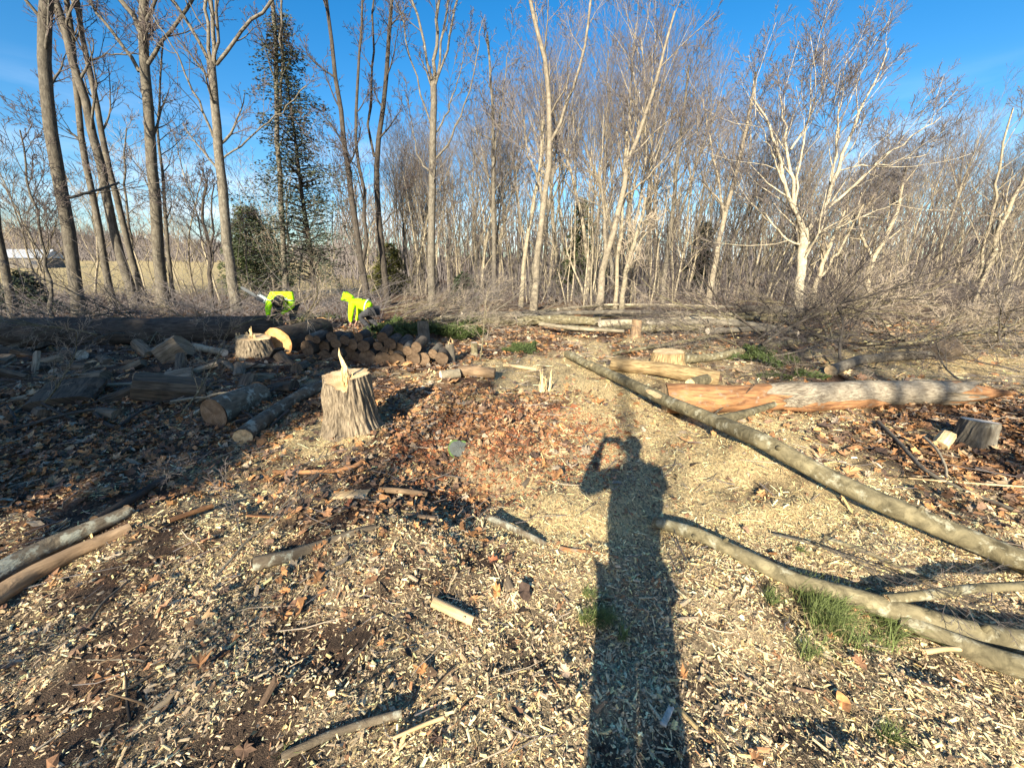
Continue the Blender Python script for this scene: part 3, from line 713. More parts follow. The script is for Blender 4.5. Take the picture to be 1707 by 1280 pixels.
# ------------------------------------------------------------------ evergreens
def conifer_meshes(seed, H, Rb, mat, dens=1.0, gap=.0, r0=.1, nl=3200, droop=-.15, base=.05, blunt=1.0, leaf=.16, pw=.8):
    r = np.random.default_rng(seed); tr = Tubes(); V = []; 
    k = 10; zt = np.linspace(0, H, k); P = np.stack([np.cumsum(r.normal(0, .02, k)), np.cumsum(r.normal(0, .02, k)), zt], 1)
    tr.add(P, np.linspace(r0, .015, k), 8)
    nb = int(90 * dens); pts = []; dirs = []
    for i in range(nb):
        tt = base + (1 - base) * ((i + r.uniform()) / nb); z = tt * H
        L_ = Rb * max(.06, (1 - tt ** blunt)) ** pw * r.uniform(.55, 1.1)
        if r.uniform() < gap: L_ *= .35
        az = i * 2.4 + r.normal(0, .4); d = np.array([math.cos(az), math.sin(az), 0])
        x0 = np.array([np.interp(z, zt, P[:, 0]), np.interp(z, zt, P[:, 1]), z])
        a = x0 + d * L_ * .5 + [0, 0, .12 * L_]; b_ = x0 + d * L_ + [0, 0, droop * L_]
        tr.add([x0, a, b_], [.02 + .012 * L_, .014, .005], 3)
        n = int(nl / nb * (L_ / Rb + .25) * 1.6)
        u = r.uniform(.12, 1.05, n) ** .75
        side = np.cross(d, [0, 0, 1.]); w = (1 - u) * .35 * L_ + .05
        q = (1 - u[:, None]) ** 2 * x0 + 2 * (u * (1 - u))[:, None] * a * 1.0 + (u ** 2)[:, None] * b_
        q = q + side * (r.normal(0, 1, n) * w)[:, None] + r.normal(0, .05 + .03 * dens, (n, 3))
        pts.append(q); dd = d * 1.0 + side * r.normal(0, .7, n)[:, None] + r.normal(0, .25, (n, 3)) + [0, 0, -.1]; dirs.append(dd)
    q = np.concatenate(pts); d = np.concatenate(dirs); d /= np.linalg.norm(d, axis=1, keepdims=True); n = len(q)
    s = np.cross(d, r.normal(0, 1, (n, 3))); s /= np.linalg.norm(s, axis=1, keepdims=True)
    l = leaf * r.uniform(.6, 1.3, n)[:, None]; w = l * .16
    # each spray: a narrow lozenge with two side teeth
    A = q; B = q + d * l * .5 + s * w; C_ = q + d * l; E = q + d * l * .5 - s * w
    nrm = np.cross(d, s); B = B + nrm * l * .12; 
    F_ = q + d * l * .2; Gp = q + d * l * .75 + s * l * .38; Hp = q + d * l * .75 - s * l * .38; I = q + d * l * .32
    VV = np.stack([A, B, C_, E, F_, Gp, I, Hp], 1).reshape(-1, 3); i0 = np.arange(n)[:, None] * 8
    T3 = np.concatenate([i0 + [0, 1, 2], i0 + [0, 2, 3], i0 + [4, 5, 6], i0 + [4, 7, 6]])
    return tr.mesh('conifer_trunk', [M['bark_dark']]), mesh_from('conifer_crown', VV, None, T3, [mat], smooth=False)
def conifer(label, px, py, d, H, Rb, mat, seed, **kw):
    p = PV(px, py, d); p[2] = HT(p[0], p[1]) - .05
    mt, mc = conifer_meshes(seed, H, Rb, mat, **kw)
    return tree_thing('evergreen_tree', mt, mc, tuple(p), 0, 1, label, 'tree')
# heights from the picture: top of crown at pixel row y
def height_at(d, ytop): return float(PV(853, ytop, d)[2])
conifer('tall slim evergreen with see-through dark foliage, among the bare trees at left', 526, 480, 19, height_at(19, 25), 3.7, M['needle_grey'], 61, dens=2.6, gap=.5, r0=.13, nl=17000, base=.08, leaf=.14, pw=.7, droop=.02)
conifer('rounded dark green pine behind the field edge, left of the slim evergreen', 438, 480, 24, height_at(24, 345), 2.0, M['needle'], 62, dens=1.6, nl=11000, base=.04, leaf=.17, blunt=2.2, pw=.55)
conifer('low olive-green evergreen behind the twisting tree', 650, 470, 27, height_at(27, 405), 1.5, flat_mat('needle_olive', (.14, .14, .035), .7, 0, .3, 3), 63, dens=.9, nl=4200, base=.05, leaf=.2, blunt=1.8)
conifer('small dark green cedar beside the foot of the wood, right of the tall central tree', 775, 490, 19, height_at(19, 455), .8, M['needle_dark'], 64, dens=.6, nl=2600, base=.02, leaf=.2, blunt=2)
conifer('dark evergreen half hidden among the pale trunks in mid wood', 968, 480, 23, height_at(23, 330), 1.7, M['needle'], 65, dens=.9, nl=4500, base=.05, leaf=.2, gap=.2)
conifer('dim evergreen between trunks left of the spreading cream tree', 1165, 480, 26, height_at(26, 370), 1.4, M['needle_dark'], 66, dens=.8, nl=3600, base=.1, leaf=.2, gap=.2)
conifer('evergreen sapling among the trees at the far left edge', 40, 480, 15, 1.5, 1.2, M['needle_dark'], 67, dens=.5, nl=1600, base=.05, leaf=.2, gap=.2)
# trees standing behind the photographer, whose shadows fall across the clearing; the unseen evergreen row is added and sized to shade the left
sh = np.array([math.sin(R(SUN_AZ)), math.cos(R(SUN_AZ))]); su = np.array([sh[1], -sh[0]])
def uv_pos(u, v): return su * u + sh * v
cA = conifer_meshes(71, 10.2, 1.7, M['needle_dark'], dens=1.3, nl=3600, base=.02, leaf=.56, blunt=3.2, pw=.5)
cB = conifer_meshes(72, 9.8, 1.5, M['needle_dark'], dens=1.2, nl=3200, base=.02, leaf=.54, blunt=2.6, pw=.5)
k = 0
for (u, v, s) in ((-4.9, -13.8, 1.04), (-6.75, -14.4, .88), (-8.4, -13.4, 1.0), (-7.5, -13.0, .93), (-10.2, -14.3, 1.04), (-12.0, -13.2, 1.0), (-14.0, -14.6, 1.06), (-16.0, -13.8, 1.0), (-9.4, -17, 1.06), (-13.2, -17, 1.2)):
    p = uv_pos(u, v); m_ = (cA, cB)[k % 2]; k += 1
    tree_thing('evergreen_tree', m_[0], m_[1], (p[0], p[1], HT(p[0], p[1]) - .1), k, s, 'dense unseen evergreen behind the photographer, in the row added to shade the left side', 'tree', 'added evergreens behind the photographer')
for (u_px, v, s, vi) in (((1042, 672), -19, .95, 0), ((1505, 652), -18, 1.1, 1), ((1592, 652), -19, 1.0, 2), ((1322, 655), -24, .95, 0), ((1690, 780), -16, 1.0, 2), ((200, 1220), -27, 1.05, 1)):
    g_ = plane_hit(u_px[0], u_px[1], 0); u = g_[0] * su[0] + g_[1] * su[1]; vg = g_[0] * sh[0] + g_[1] * sh[1]; p = uv_pos(u, v)
    rz = vi * 1.3 + v; hz = (vg - v) * math.tan(R(SUN_EL)) / s; tp = SPT[vi]     # the part of the trunk that shades the target
    if vi == 0:
        dl = np.array([np.interp(hz - 1.2, tp[:, 2], tp[:, q]) - np.interp(hz, tp[:, 2], tp[:, q]) for q in (0, 1)]) * s
        rz = min(np.linspace(0, 6.28, 60), key=lambda q: abs((dl[0] * math.cos(q) - dl[1] * math.sin(q)) * su[0] + (dl[0] * math.sin(q) + dl[1] * math.cos(q)) * su[1] - .05))
    ox, oy = np.interp(hz, tp[:, 2], tp[:, 0]) * s, np.interp(hz, tp[:, 2], tp[:, 1]) * s
    p = p - np.array([ox * math.cos(rz) - oy * math.sin(rz), ox * math.sin(rz) + oy * math.cos(rz)])
    tree_thing('bare_tree', SPV[vi][0], SPV[vi][1], (p[0], p[1], HT(p[0], p[1]) - .1), rz, s, 'bare tree standing behind the photographer', 'tree', 'bare trees behind the photographer')
# trees that bound the clearing to the sides of the frame are left out: the photograph shows nothing of them

# ------------------------------------------------------------------ logs, stumps, firewood
def disc(name, c, n, rad, mat, parent, seed=0, wob=.06, dome=0.0, cnt=26):
    """sawn face: centre c, normal n"""
    r = np.random.default_rng(seed); n = np.asarray(n, float); n /= np.linalg.norm(n)
    ref = np.array([0, 0, 1.]) if abs(n[2]) < .9 else np.array([1., 0, 0]); A = np.cross(ref, n); A /= np.linalg.norm(A); B = np.cross(n, A)
    a = np.arange(cnt) / cnt * 2 * np.pi; rr = rad * (1 + r.normal(0, wob * .3, cnt) + wob * np.sin(a * 2 + seed))
    rings = [0.0, .35, .7, 1.0]; V = [c + n * dome]; uv = [(0, 0)]
    for q in rings[1:]:
        for j in range(cnt):
            V.append(c + (A * math.cos(a[j]) + B * math.sin(a[j])) * rr[j] * q + n * (dome * (1 - q) + r.normal(0, .0015)))
            uv.append((math.cos(a[j]) * q * .9, math.sin(a[j]) * q * .9))
    T3 = [(0, 1 + j, 1 + (j + 1) % cnt) for j in range(cnt)]; F = []
    for k_ in range(2):
        o1 = 1 + k_ * cnt; o2 = o1 + cnt
        F += [(o1 + j, o2 + j, o2 + (j + 1) % cnt, o1 + (j + 1) % cnt) for j in range(cnt)]
    uvl = [uv[i] for f in F for i in f] + [uv[i] for f in T3 for i in f]
    return obj(name, mesh_from(name, np.array(V), F, T3, [mat], uv=uvl, smooth=False), parent)
def resample(pts, n):
    pts = np.asarray(pts, float)
    seg = np.concatenate([[0], np.cumsum(np.linalg.norm(np.diff(pts, axis=0), axis=1))]); t = np.linspace(0, seg[-1], n)
    P = np.stack([np.interp(t, seg, pts[:, j]) for j in range(3)], 1)
    for _ in range(3): P[1:-1] = P[1:-1] * .5 + (P[:-2] + P[2:]) * .25
    return P
def log(label, pts, r0, r1, bark, cut, name='log', cat='log', sides=18, n=None, rough=.12, seed=0, group=None, ends=(1, 1), knots=0, patches=()):
    pts = np.asarray(pts, float); L_ = np.linalg.norm(pts[-1] - pts[0])
    n = n or int(np.clip(L_ / .06, 6, 90)); P = resample(pts, n); base = P[0].copy()
    r = np.random.default_rng(seed + 900)
    if n > 12: P[1:-1] += (np.stack([fbm(np.linspace(0, L_ * 1.3, n), np.full(n, seed + i * 7.7), 2) for i in range(3)], 1)[1:-1] - .5) * min(.3 * max(r0, r1), .05)
    P = P - base
    e = empty(name, tuple(base), label, cat, group)
    rad = np.linspace(r0, r1, n); t = Tubes(); t.add(P, rad, sides, False, rough); 
    for k_ in range(knots):
        i = r.integers(n // 8, n - 3); T = P[i + 1] - P[i - 1]; T /= np.linalg.norm(T); dv = np.cross(T, r.normal(0, 1, 3)); dv[2] = abs(dv[2]); dv /= np.linalg.norm(dv)
        kt_main = t; t = Tubes(); t.add([P[i] + dv * rad[i] * .7, P[i] + (dv * 1.15 + T * .1) * rad[i], P[i] + (dv * 1.5 + T * .3) * rad[i]], [rad[i] * .42, rad[i] * .28, rad[i] * .18], 8, True)
        t.build('knot', [bark], e); t = kt_main
    t.build('bark', [bark], e)
    for (ta, tb_, half) in patches:
        ia, ib = int(ta * n), int(tb_ * n); VV = []; m_ = 7
        for i in range(ia, ib + 1):
            T = P[i + 1] - P[i - 1]; T /= np.linalg.norm(T); vd = np.array([0, 0, CAMH + .8]) - (P[i] + base); vd -= T * vd.dot(T); vd /= np.linalg.norm(vd); sd_ = np.cross(T, vd)
            hw = half * math.sin(math.pi * (i - ia + .6) / (ib - ia + 1.2)) ** .5
            for q in range(m_):
                a_ = (q / (m_ - 1) * 2 - 1) * hw + r.normal(0, .04); rr_ = rad[i] * (1.03 if 0 < q < m_ - 1 else .97)
                VV.append(P[i] + (vd * math.cos(a_) + sd_ * math.sin(a_)) * rr_)
        k_ = ib - ia + 1; ii = np.arange(k_ * m_).reshape(k_, m_); FF_ = np.stack([ii[:-1, :-1], ii[:-1, 1:], ii[1:, 1:], ii[1:, :-1]], -1).reshape(-1, 4)
        obj('peeled_patch', mesh_from('peeled_patch', np.array(VV), FF_, None, [M['stripped_pale']], uv=np.random.default_rng(3).uniform(0, .1, (len(FF_) * 4, 2))), e)
    if ends[0]: disc('cut_face', P[0] + (P[0] - P[1]) / np.linalg.norm(P[1] - P[0]) * .003, P[0] - P[1], r0 * .985, cut, e, seed)
    if ends[1]: disc('cut_face', P[-1] + (P[-1] - P[-2]) / np.linalg.norm(P[-1] - P[-2]) * .003, P[-1] - P[-2], r1 * .985, cut, e, seed + 1)
    return e
def gl(pl, dz):
    """ground-referred polyline: pixels -> world at given heights above ground"""
    if np.isscalar(dz): dz = [dz] * len(pl)
    return [G(px, py, z) for (px, py), z in zip(pl, dz)]

def stump(label, px, base_y, w, htop, barkm, cutm, seed=0, flare=.25, top_slope=(0, 0), hi=False, splinters=0, name='tree_stump', ridge=.05, d=None, hscale=1.0, lobes=5, step=None):
    """px,base_y: pixel of the foot; w: width in pixels; htop: pixel row of the top"""
    p = G(px, base_y); zc = p[1] * cp - (p[2] - CAMH) * sp
    rad = w * zc / F0 / 2; q_ = p[:2] * (1 + rad * 1.15 / np.hypot(p[0], p[1])); p = np.array([q_[0], q_[1], HT(*q_)]); top = PV(px, htop, p[1])[2] - p[2]
    n = 180 if hi else 28; kz = 50 if hi else 10
    a = np.arange(n) / n * 2 * np.pi; zt = np.linspace(0, 1, kz)
    r = np.random.default_rng(seed)
    A, Z = np.meshgrid(a, zt)
    fl = flare * np.exp(-Z * 5.5) * (1 + .38 * np.sin(A * lobes + seed) + .3 * np.sin(A * (lobes + 2) + 2 * seed)) + .16 * (1 - Z)
    shape = 1 + .04 * np.sin(A * 2 + seed * 1.7) + .03 * np.sin(A * 3 + seed)
    wa = A + (vnoise(A * 3, Z * 5, seed + 9) - .5) * .12
    rid = (vnoise(np.cos(wa) * (9 if hi else 5), np.sin(wa) * (9 if hi else 5) + Z * 2.6, seed + 3) - .5) * ridge * 1.5 + (vnoise(np.cos(wa) * 17 + 7, np.sin(wa) * 17 + Z * 8, seed + 5) - .5) * ridge * 1.3
    RR = rad * (shape + fl + rid)
    def ztop(x, y): 
        q = top + top_slope[0] * x + top_slope[1] * y
        if step is not None: q = q + step(x / rad, y / rad) * rad
        return q
    X = np.cos(A) * RR; Y = np.sin(A) * RR
    ZT = ztop(X[-1], Y[-1])
    ZZ_ = Z * (ZT[None, :] + .06) - .06
    V = np.stack([X, Y, ZZ_], -1).reshape(-1, 3); i = np.arange(n * kz).reshape(kz, n)
    F = np.stack([i[:-1], np.roll(i[:-1], -1, 1), np.roll(i[1:], -1, 1), i[1:]], -1).reshape(-1, 4)
    us = np.arange(n + 1) / n * 2 * np.pi * rad; vs = zt * top
    uv = np.stack([np.stack([np.tile(us[:-1], (kz - 1, 1)), np.repeat(vs[:-1, None], n, 1)], -1), np.stack([np.tile(us[1:], (kz - 1, 1)), np.repeat(vs[:-1, None], n, 1)], -1),
                   np.stack([np.tile(us[1:], (kz - 1, 1)), np.repeat(vs[1:, None], n, 1)], -1), np.stack([np.tile(us[:-1], (kz - 1, 1)), np.repeat(vs[1:, None], n, 1)], -1)], 2).reshape(-1, 2)
    e = empty(name, (p[0], p[1], HT(p[0], p[1])), label, 'tree stump')
    obj('bark', mesh_from('bark', V, F, None, [barkm], uv=uv), e)
    # sawn top
    m = 14 if hi else 4; qs = np.linspace(0, 1, m + 1)[1:]
    V = [(0, 0, float(ztop(0, 0)) + .002)]; U = [(0, 0)]
    for q in qs:
        x = X[-1] * q * .995; y = Y[-1] * q * .995; z = ztop(x, y) + .002
        V += list(zip(x, y, np.broadcast_to(z, x.shape))); U += list(zip(np.cos(a) * q * .9, np.sin(a) * q * .9))
    T3 = [(0, 1 + j, 1 + (j + 1) % n) for j in range(n)]; F = []
    for k_ in range(m - 1):
        o1 = 1 + k_ * n; o2 = o1 + n; F += [(o1 + j, o2 + j, o2 + (j + 1) % n, o1 + (j + 1) % n) for j in range(n)]
    uvl = [U[i] for f in F for i in f] + [U[i] for f in T3 for i in f]
    obj('cut_face', mesh_from('cut_face', np.array(V, float), F, T3, [cutm], uv=uvl, smooth=False), e)
    return e, rad, top, p
def shard(name, base, tip, w, th, mat, parent, seed):
    """a torn splinter: jagged tapering blade with real thickness"""
    r = np.random.default_rng(int(seed * 10) + 5); base = np.asarray(base, float); tip = np.asarray(tip, float); k_ = 7
    t = np.linspace(0, 1, k_); P = base + (tip - base) * t[:, None] + r.normal(0, .1 * w, (k_, 3)) * (t[:, None] > 0)
    wd = w * (1 - t) ** .8 + .0015; s = np.array([math.cos(seed), math.sin(seed), 0]); nn = np.cross(s, tip - base); nn /= np.linalg.norm(nn)
    V = []
    for i in range(k_):
        V += [P[i] - s * wd[i] * .5, P[i] + nn * th * (1 - t[i] * .8) * .5, P[i] + s * wd[i] * .5, P[i] - nn * th * (1 - t[i] * .8) * .5]
    F = []
    for i in range(k_ - 1):
        for j in range(4): F.append((i * 4 + j, i * 4 + (j + 1) % 4, i * 4 + 4 + (j + 1) % 4, i * 4 + 4 + j))
    F.append(((k_ - 1) * 4, (k_ - 1) * 4 + 1, (k_ - 1) * 4 + 2, (k_ - 1) * 4 + 3))
    uv = []
    for f in F:
        for vi in f: uv.append((V[vi][0] + V[vi][1], V[vi][2]))
    return obj(name, mesh_from(name, np.array(V), F, None, [mat], uv=uv, smooth=False), parent)

# big foreground stump: low back cut falling to the front, raised block at right, torn hinge between
def step1(x, y):
    blk = np.clip((x - .30) * 9, 0, 1)                          # raised block at right
    low = -.66 * np.clip((x + .85), 0, 1.2) * np.clip((.35 - y), 0, 1.4) * .62
    return low * (1 - blk) + blk * (.02 + .05 * y)
e, srad, stop_, sp_ = stump('large furrowed grey stump in the foreground with a tall pale splinter on top', 590, 726, 74, 624, M['bark_hero'], M['cut_fresh'], 3, .52, (0, 0), True, ridge=.11, step=step1, lobes=4)
r = np.random.default_rng(5)
for i, (x, y, h_, w_) in enumerate(((.12, -.45, .40, .085), (.06, -.35, .27, .06), (.18, -.30, .17, .05), (.22, -.55, .13, .05), (.02, -.2, .11, .05), (.27, -.35, .16, .035), (.14, -.62, .09, .06), (-.04, -.12, .07, .05), (.20, -.1, .08, .06), (.10, -.5, .22, .03), (.28, -.15, .07, .06), (-.12, -.02, .05, .06), (-.02,-.42,.08,.05), (.05, -.05, .12, .03))):
    bz = stop_ + float(step1(np.array(x), np.array(y))) * srad - .03
    shard('splinter', (x * srad, y * srad, bz), (x * srad + r.normal(-.004, .012), y * srad + r.normal(0, .01), bz + h_ * 1.0), w_, .02, M['splinter'], e, i * 1.3)
for i in range(16):
    x = r.normal(.12, .09); y = r.normal(-.38, .14); bz = stop_ + float(step1(np.array(x), np.array(y))) * srad - .03
    shard('splinter', (x * srad, y * srad, bz), (x * srad + r.normal(0, .012), y * srad + r.normal(0, .008), bz + r.uniform(.08, .26)), r.uniform(.014, .03), .012, M['splinter'], e, 30 + i * 1.1)
# stump at left with a torn crown of splinters
def step2(x, y): return -.10 * x + .08 * y
e2, r2_, t2_, p2_ = stump('shaded ribbed stump with a crest of pale splinters in front of the orange log end', 429, 598, 50, 562, M['bark_hero'], M['cut_fresh'], 8, .12, (0, 0), True, ridge=.09, step=step2, lobes=6)
for i in range(16):
    x = r.uniform(-.85, .6); y = r.uniform(-.6, .3); h_ = (.22 if i < 4 else .09) * r.uniform(.6, 1.2)
    if i < 4: x = -.1 + r.normal(0, .12); y = -.1
    bz = t2_ + float(step2(x, y)) * r2_ - .02
    shard('splinter', (x * r2_, y * r2_, bz), (x * r2_ + r.normal(0, .015), y * r2_, bz + h_), .06, .03, M['splinter'], e2, i * 1.7)
B = M
SM = [('grey stump standing behind the right end of the firewood pile', 707, 574, 18, 536, 'bark_grey', 'cut'),
      ('short grey stump with a torn side, just right of the firewood pile', 751, 606, 15, 573, 'bark_grey', 'cut'),
      ('thin pale stump right of the torn grey stump', 791, 593, 11, 571, 'bark_smooth', 'cut_white'),
      ('thin brown stump behind the left brush at the edge of the long poles', 738, 529, 8, 512, 'bark_brown', 'cut'),
      ('tiny pale peg stump beside the left end of the long poles', 774, 526, 5, 516, 'bark_pale', 'cut_white'),
      ('thin tan stump rising in front of the long poles', 853, 534, 8, 515, 'bark_brown', 'cut'),
      ('torn orange-brown stump showing among the long poles', 962, 533, 11, 517, 'stripped', 'cut_fresh'),
      ('brown stump in leaves in front of the right-hand poles', 1059, 565, 15, 533, 'bark_brown', 'cut'),
      ('wide ribbed tan stump beside the fallen ribbed log', 1110, 616, 50, 586, 'bark_tan', 'cut_fresh'),
      ('stout stump with a clean pale top among leaves at the right', 1618, 744, 46, 701, 'bark_grey', 'cut_white'),
      ('broken pointed stump tan against the wood, left of the long poles', 808, 522, 14, 508, 'stripped', 'cut')]
for i, (lb, px, by, w, ht, bm, cmn) in enumerate(SM):
    es, ra, tp, pp = stump(lb, px, by, w, ht, M[bm], M[cmn], 20 + i, .18, (r.normal(0, .1), r.normal(0, .08)), w > 40, ridge=.07 if w > 40 else .05, lobes=3 + i % 3)
    if i in (6, 10, 1):
        for q in range(4): shard('splinter', (r.normal(0, .4) * ra, r.normal(0, .4) * ra, tp - .03), (r.normal(0, .4) * ra, r.normal(0, .3) * ra, tp + r.uniform(.05, .12)), .04, .02, M['stripped_pale'], es, q * 2.1)
# splintered stake left of the diagonal trunk
p = G(905, 655); e = empty('splintered_stump', tuple(p), 'pale splintered stake of torn wood standing in the sawdust', 'tree stump')
for q in range(9):
    h_ = r.uniform(.14, .34); x = r.normal(0, .045); y = r.normal(0, .03)
    shard('splinter', (x, y, -.03), (x + r.normal(.01, .02), y + r.normal(0, .01), h_), r.uniform(.03, .06), .025, M['splinter'] if q % 3 else M['stripped_pale'], e, q * .8)

# fallen trunks and branches
log('huge dark fallen trunk lying along the left edge under the bare trees', [PV(-260, 560, 8.3), PV(0, 556, 8.5), PV(200, 554, 8.9), PV(400, 548, 9.7), PV(470, 546, 10.2)], .35, .29, M['bark_dark'], M['cut_dark'], 'fallen_log', 'fallen log', 32, 80, .16, 1)
log('smooth olive-grey trunk lying diagonally from the sawdust to the right edge', gl([(945, 590), (1030, 630), (1110, 668), (1185, 700), (1275, 737), (1360, 783), (1450, 830), (1560, 876), (1650, 912), (1707, 935), (1800, 972)], [.10, .16, .2, .2, .2, .17, .14, .12, .1, .1, .1]),
    .070, .060, M['bark_smooth'], M['cut_fresh'], 'fallen_log', 'fallen log', 24, 120, .15, 2, knots=8, patches=((.46, .51, .55), (.20, .215, .4)))
log('side limb growing from the diagonal trunk towards the long log', gl([(1192, 703), (1240, 690), (1290, 674)], [.2, .2, .18]), .05, .03, M['bark_smooth'], M['cut_fresh'], 'limb', 'branch', 14, 20, .15, 33)
log('smooth curved trunk in the right foreground that starts beside the photographer\'s shadow', gl([(1090, 868), (1160, 888), (1250, 930), (1330, 968), (1410, 990), (1500, 1018), (1600, 1050), (1700, 1068), (1800, 1078)], [.03, .04, .045, .05, .055, .06, .06, .05, .05]),
    .036, .056, M['bark_smooth'], M['cut_white'], 'fallen_log', 'fallen log', 22, 90, .16, 3, knots=3)
log('thin smooth limb reaching right from the curved foreground trunk', gl([(1478, 998), (1540, 992), (1620, 980), (1720, 975), (1800, 972)], [.10, .12, .14, .13, .12]), .022, .021, M['bark_smooth'], M['cut_fresh'], 'limb', 'branch', 14, 30, .12, 4)
log('smooth limb lying below the curved foreground trunk at the right edge', gl([(1500, 1030), (1570, 1062), (1640, 1092), (1730, 1120), (1800, 1140)], .045), .034, .055, M['bark_smooth'], M['cut_white'], 'limb', 'branch', 16, 30, .12, 5)
log('curved pale peeled stick on chips below the foreground trunk', gl([(1540, 1086), (1580, 1080), (1620, 1083), (1655, 1092)], .05), .012, .006, M['stripped_pale'], M['cut_fresh'], 'peeled_stick', 'stick', 8, 16, .1, 6)
e = log('knobbly branch with its bark on, ending at the orange peeled stick', gl([(815, 862), (845, 876), (880, 892), (912, 908)], [.05, .05, .045, .04]), .021, .019, M['bark_lichen'], M['cut'], 'broken_branch', 'branch', 14, 30, .18, 7, knots=2)
log('orange peeled stick crossing into the photographer\'s shadow', gl([(914, 909), (945, 917), (985, 921), (1030, 930)], [.035, .03, .03, .025]), .017, .012, M['stripped'], M['cut_fresh'], 'peeled_stick', 'stick', 12, 20, .2, 8)
log('dark half-rotten log speckled with white lichen at the left edge', gl([(-50, 985), (30, 940), (90, 908), (150, 880), (215, 850)], .05), .062, .042, M['bark_lichen'], M['cut_dark'], 'rotten_log', 'log', 20, 50, .25, 9)
log('thin dark branch continuing behind the lichen-speckled log', gl([(160, 868), (215, 835), (262, 805), (300, 790)], .04), .035, .02, M['bark_dark'], M['cut_dark'], 'branch', 'branch', 12, 24, .2, 10)
log('smooth brown barkless log lying lowest at the left edge', gl([(-80, 1040), (0, 990), (60, 953), (130, 918), (218, 880)], .035), .05, .036, M['bark_brown'], M['cut'], 'barkless_log', 'log', 18, 50, .16, 11)
log('lichen-crusted rotten branch among chips at left of centre', gl([(425, 940), (490, 925), (545, 905), (590, 888), (628, 878)], .025), .038, .024, M['bark_lichen'], M['cut'], 'rotten_branch', 'branch', 16, 40, .3, 12)
log('short bright orange stick on the sawdust left of the twigs', gl([(282, 868), (318, 855), (354, 843)], .03), .016, .017, M['stripped'], M['cut_fresh'], 'peeled_stick', 'stick', 10, 12, .2, 13)
log('lichen-grey log running into the shade from behind the large stump', gl([(405, 728), (440, 700), (480, 672), (520, 650), (575, 628)], .08), .085, .07, M['bark_lichen'], M['cut_fresh'], 'log', 'log', 20, 40, .2, 14)
log('brown bark-covered stick right of the pale plank', gl([(632, 816), (670, 818), (712, 824)], .035), .026, .02, M['bark_brown'], M['cut'], 'bark_stick', 'stick', 10, 14, .3, 15)
log('curled orange-tan bark strip below the large stump', gl([(455, 786), (510, 787), (560, 784), (590, 778), (606, 768)], .02), .014, .022, M['stripped'], M['cut'], 'bark_strip', 'bark strip', 10, 30, .35, 16)
log('short tan log chunk with a knot in the centre foreground', gl([(722, 1003), (752, 1018), (790, 1036)], .028), .024, .022, M['stripped_pale'], M['cut'], 'wood_chunk', 'wood chunk', 12, 16, .4, 17, knots=2)
log('weathered stick lying along the bottom of the picture', gl([(470, 1262), (540, 1228), (610, 1204), (670, 1188)], .02), .014, .016, M['bark_lichen'], M['cut'], 'stick', 'stick', 10, 24, .3, 18)
log('pale broken limb above the weathered stick at the bottom', gl([(655, 1230), (705, 1208), (740, 1195)], .02), .006, .008, M['stripped_pale'], M['cut_fresh'], 'stick', 'stick', 8, 14, .2, 19)
log('bent dark stick curving down from the leaves towards the right edge', gl([(1463, 703), (1500, 738), (1540, 785), (1600, 815), (1690, 850)], [.04, .06, .06, .03, .03]), .02, .014, M['bark_grey'], M['cut'], 'stick', 'stick', 10, 30, .2, 20)
log('crooked upright twig sprouting beside the bent dark stick', gl([(1540, 728), (1562, 748), (1578, 778), (1578, 800)], [.12, .12, .06, .02]), .011, .009, M['bark_pale'], M['cut'], 'stick', 'stick', 8, 14, .2, 21)
log('long straight pale stick near the right edge below the stump', gl([(1515, 797), (1600, 804), (1720, 812)], .05), .006, .008, M['stripped_pale'], M['cut_fresh'], 'stick', 'stick', 8, 14, .1, 22)
log('pale chips-buried limb crossing the sawdust at the right foreground', gl([(1375, 895), (1440, 918), (1500, 945), (1560, 970)], .01), .014, .009, M['bark_smooth'], M['cut'], 'stick', 'stick', 8, 18, .2, 23)
# the long half-stripped log at right: bare orange butt, grey barked middle, torn tip
pts = gl([(1108, 664), (1200, 665), (1290, 662), (1450, 655), (1600, 655), (1690, 655)], [.17, .17, .17, .15, .15, .13])
P = resample(pts, 60); base = P[0].copy(); P = P - base
e = empty('half_stripped_log', tuple(base), 'long fallen log at right, stripped orange at its left end, grey-barked beyond', 'log')
rad = np.linspace(.175, .13, 60)
t = Tubes(); t.add(P[:26], rad[:26] * .98, 26, False, .12); t.build('stripped_wood', [M['stripped']], e)
t = Tubes(); t.add(P[17:52], rad[17:52] * 1.04, 26, False, .12); V, Q, T3, uvb, mb = t.arrays(); V = V.reshape(35, 26, 3); T_ = (P[30] - P[20]) / np.linalg.norm(P[30] - P[20]); rj = np.random.default_rng(8)
for ei, sg in ((0, 1), (34, -1)):
    jag = fbm(np.cos(np.arange(26) / 26 * 6.28) * 3 + 5, np.sin(np.arange(26) / 26 * 6.28) * 3 + ei, 4, 3) * .9 - .45 + rj.normal(0, .06, 26)
    for q_, f_ in ((0, 1), (1, .85), (2, .7), (3, .5), (4, .3), (5, .15)): V[ei + sg * q_] += T_[None, :] * (jag * f_)[:, None]
obj('bark', mesh_from('bark', V.reshape(-1, 3), Q, None, [M['bark_silver']], uv=uvb), e)
t = Tubes(); t.add(P[45:60], rad[45:60] * np.r_[np.full(6, .97), np.linspace(.95, .15, 9)], 22, False, .3); o = t.build('torn_tip', [M['stripped']], e); o['label'] = 'torn orange right end'
disc('cut_face', P[0] - np.array([.003, 0, 0]), P[0] - P[1], .17, M['cut_fresh'], e, 3)
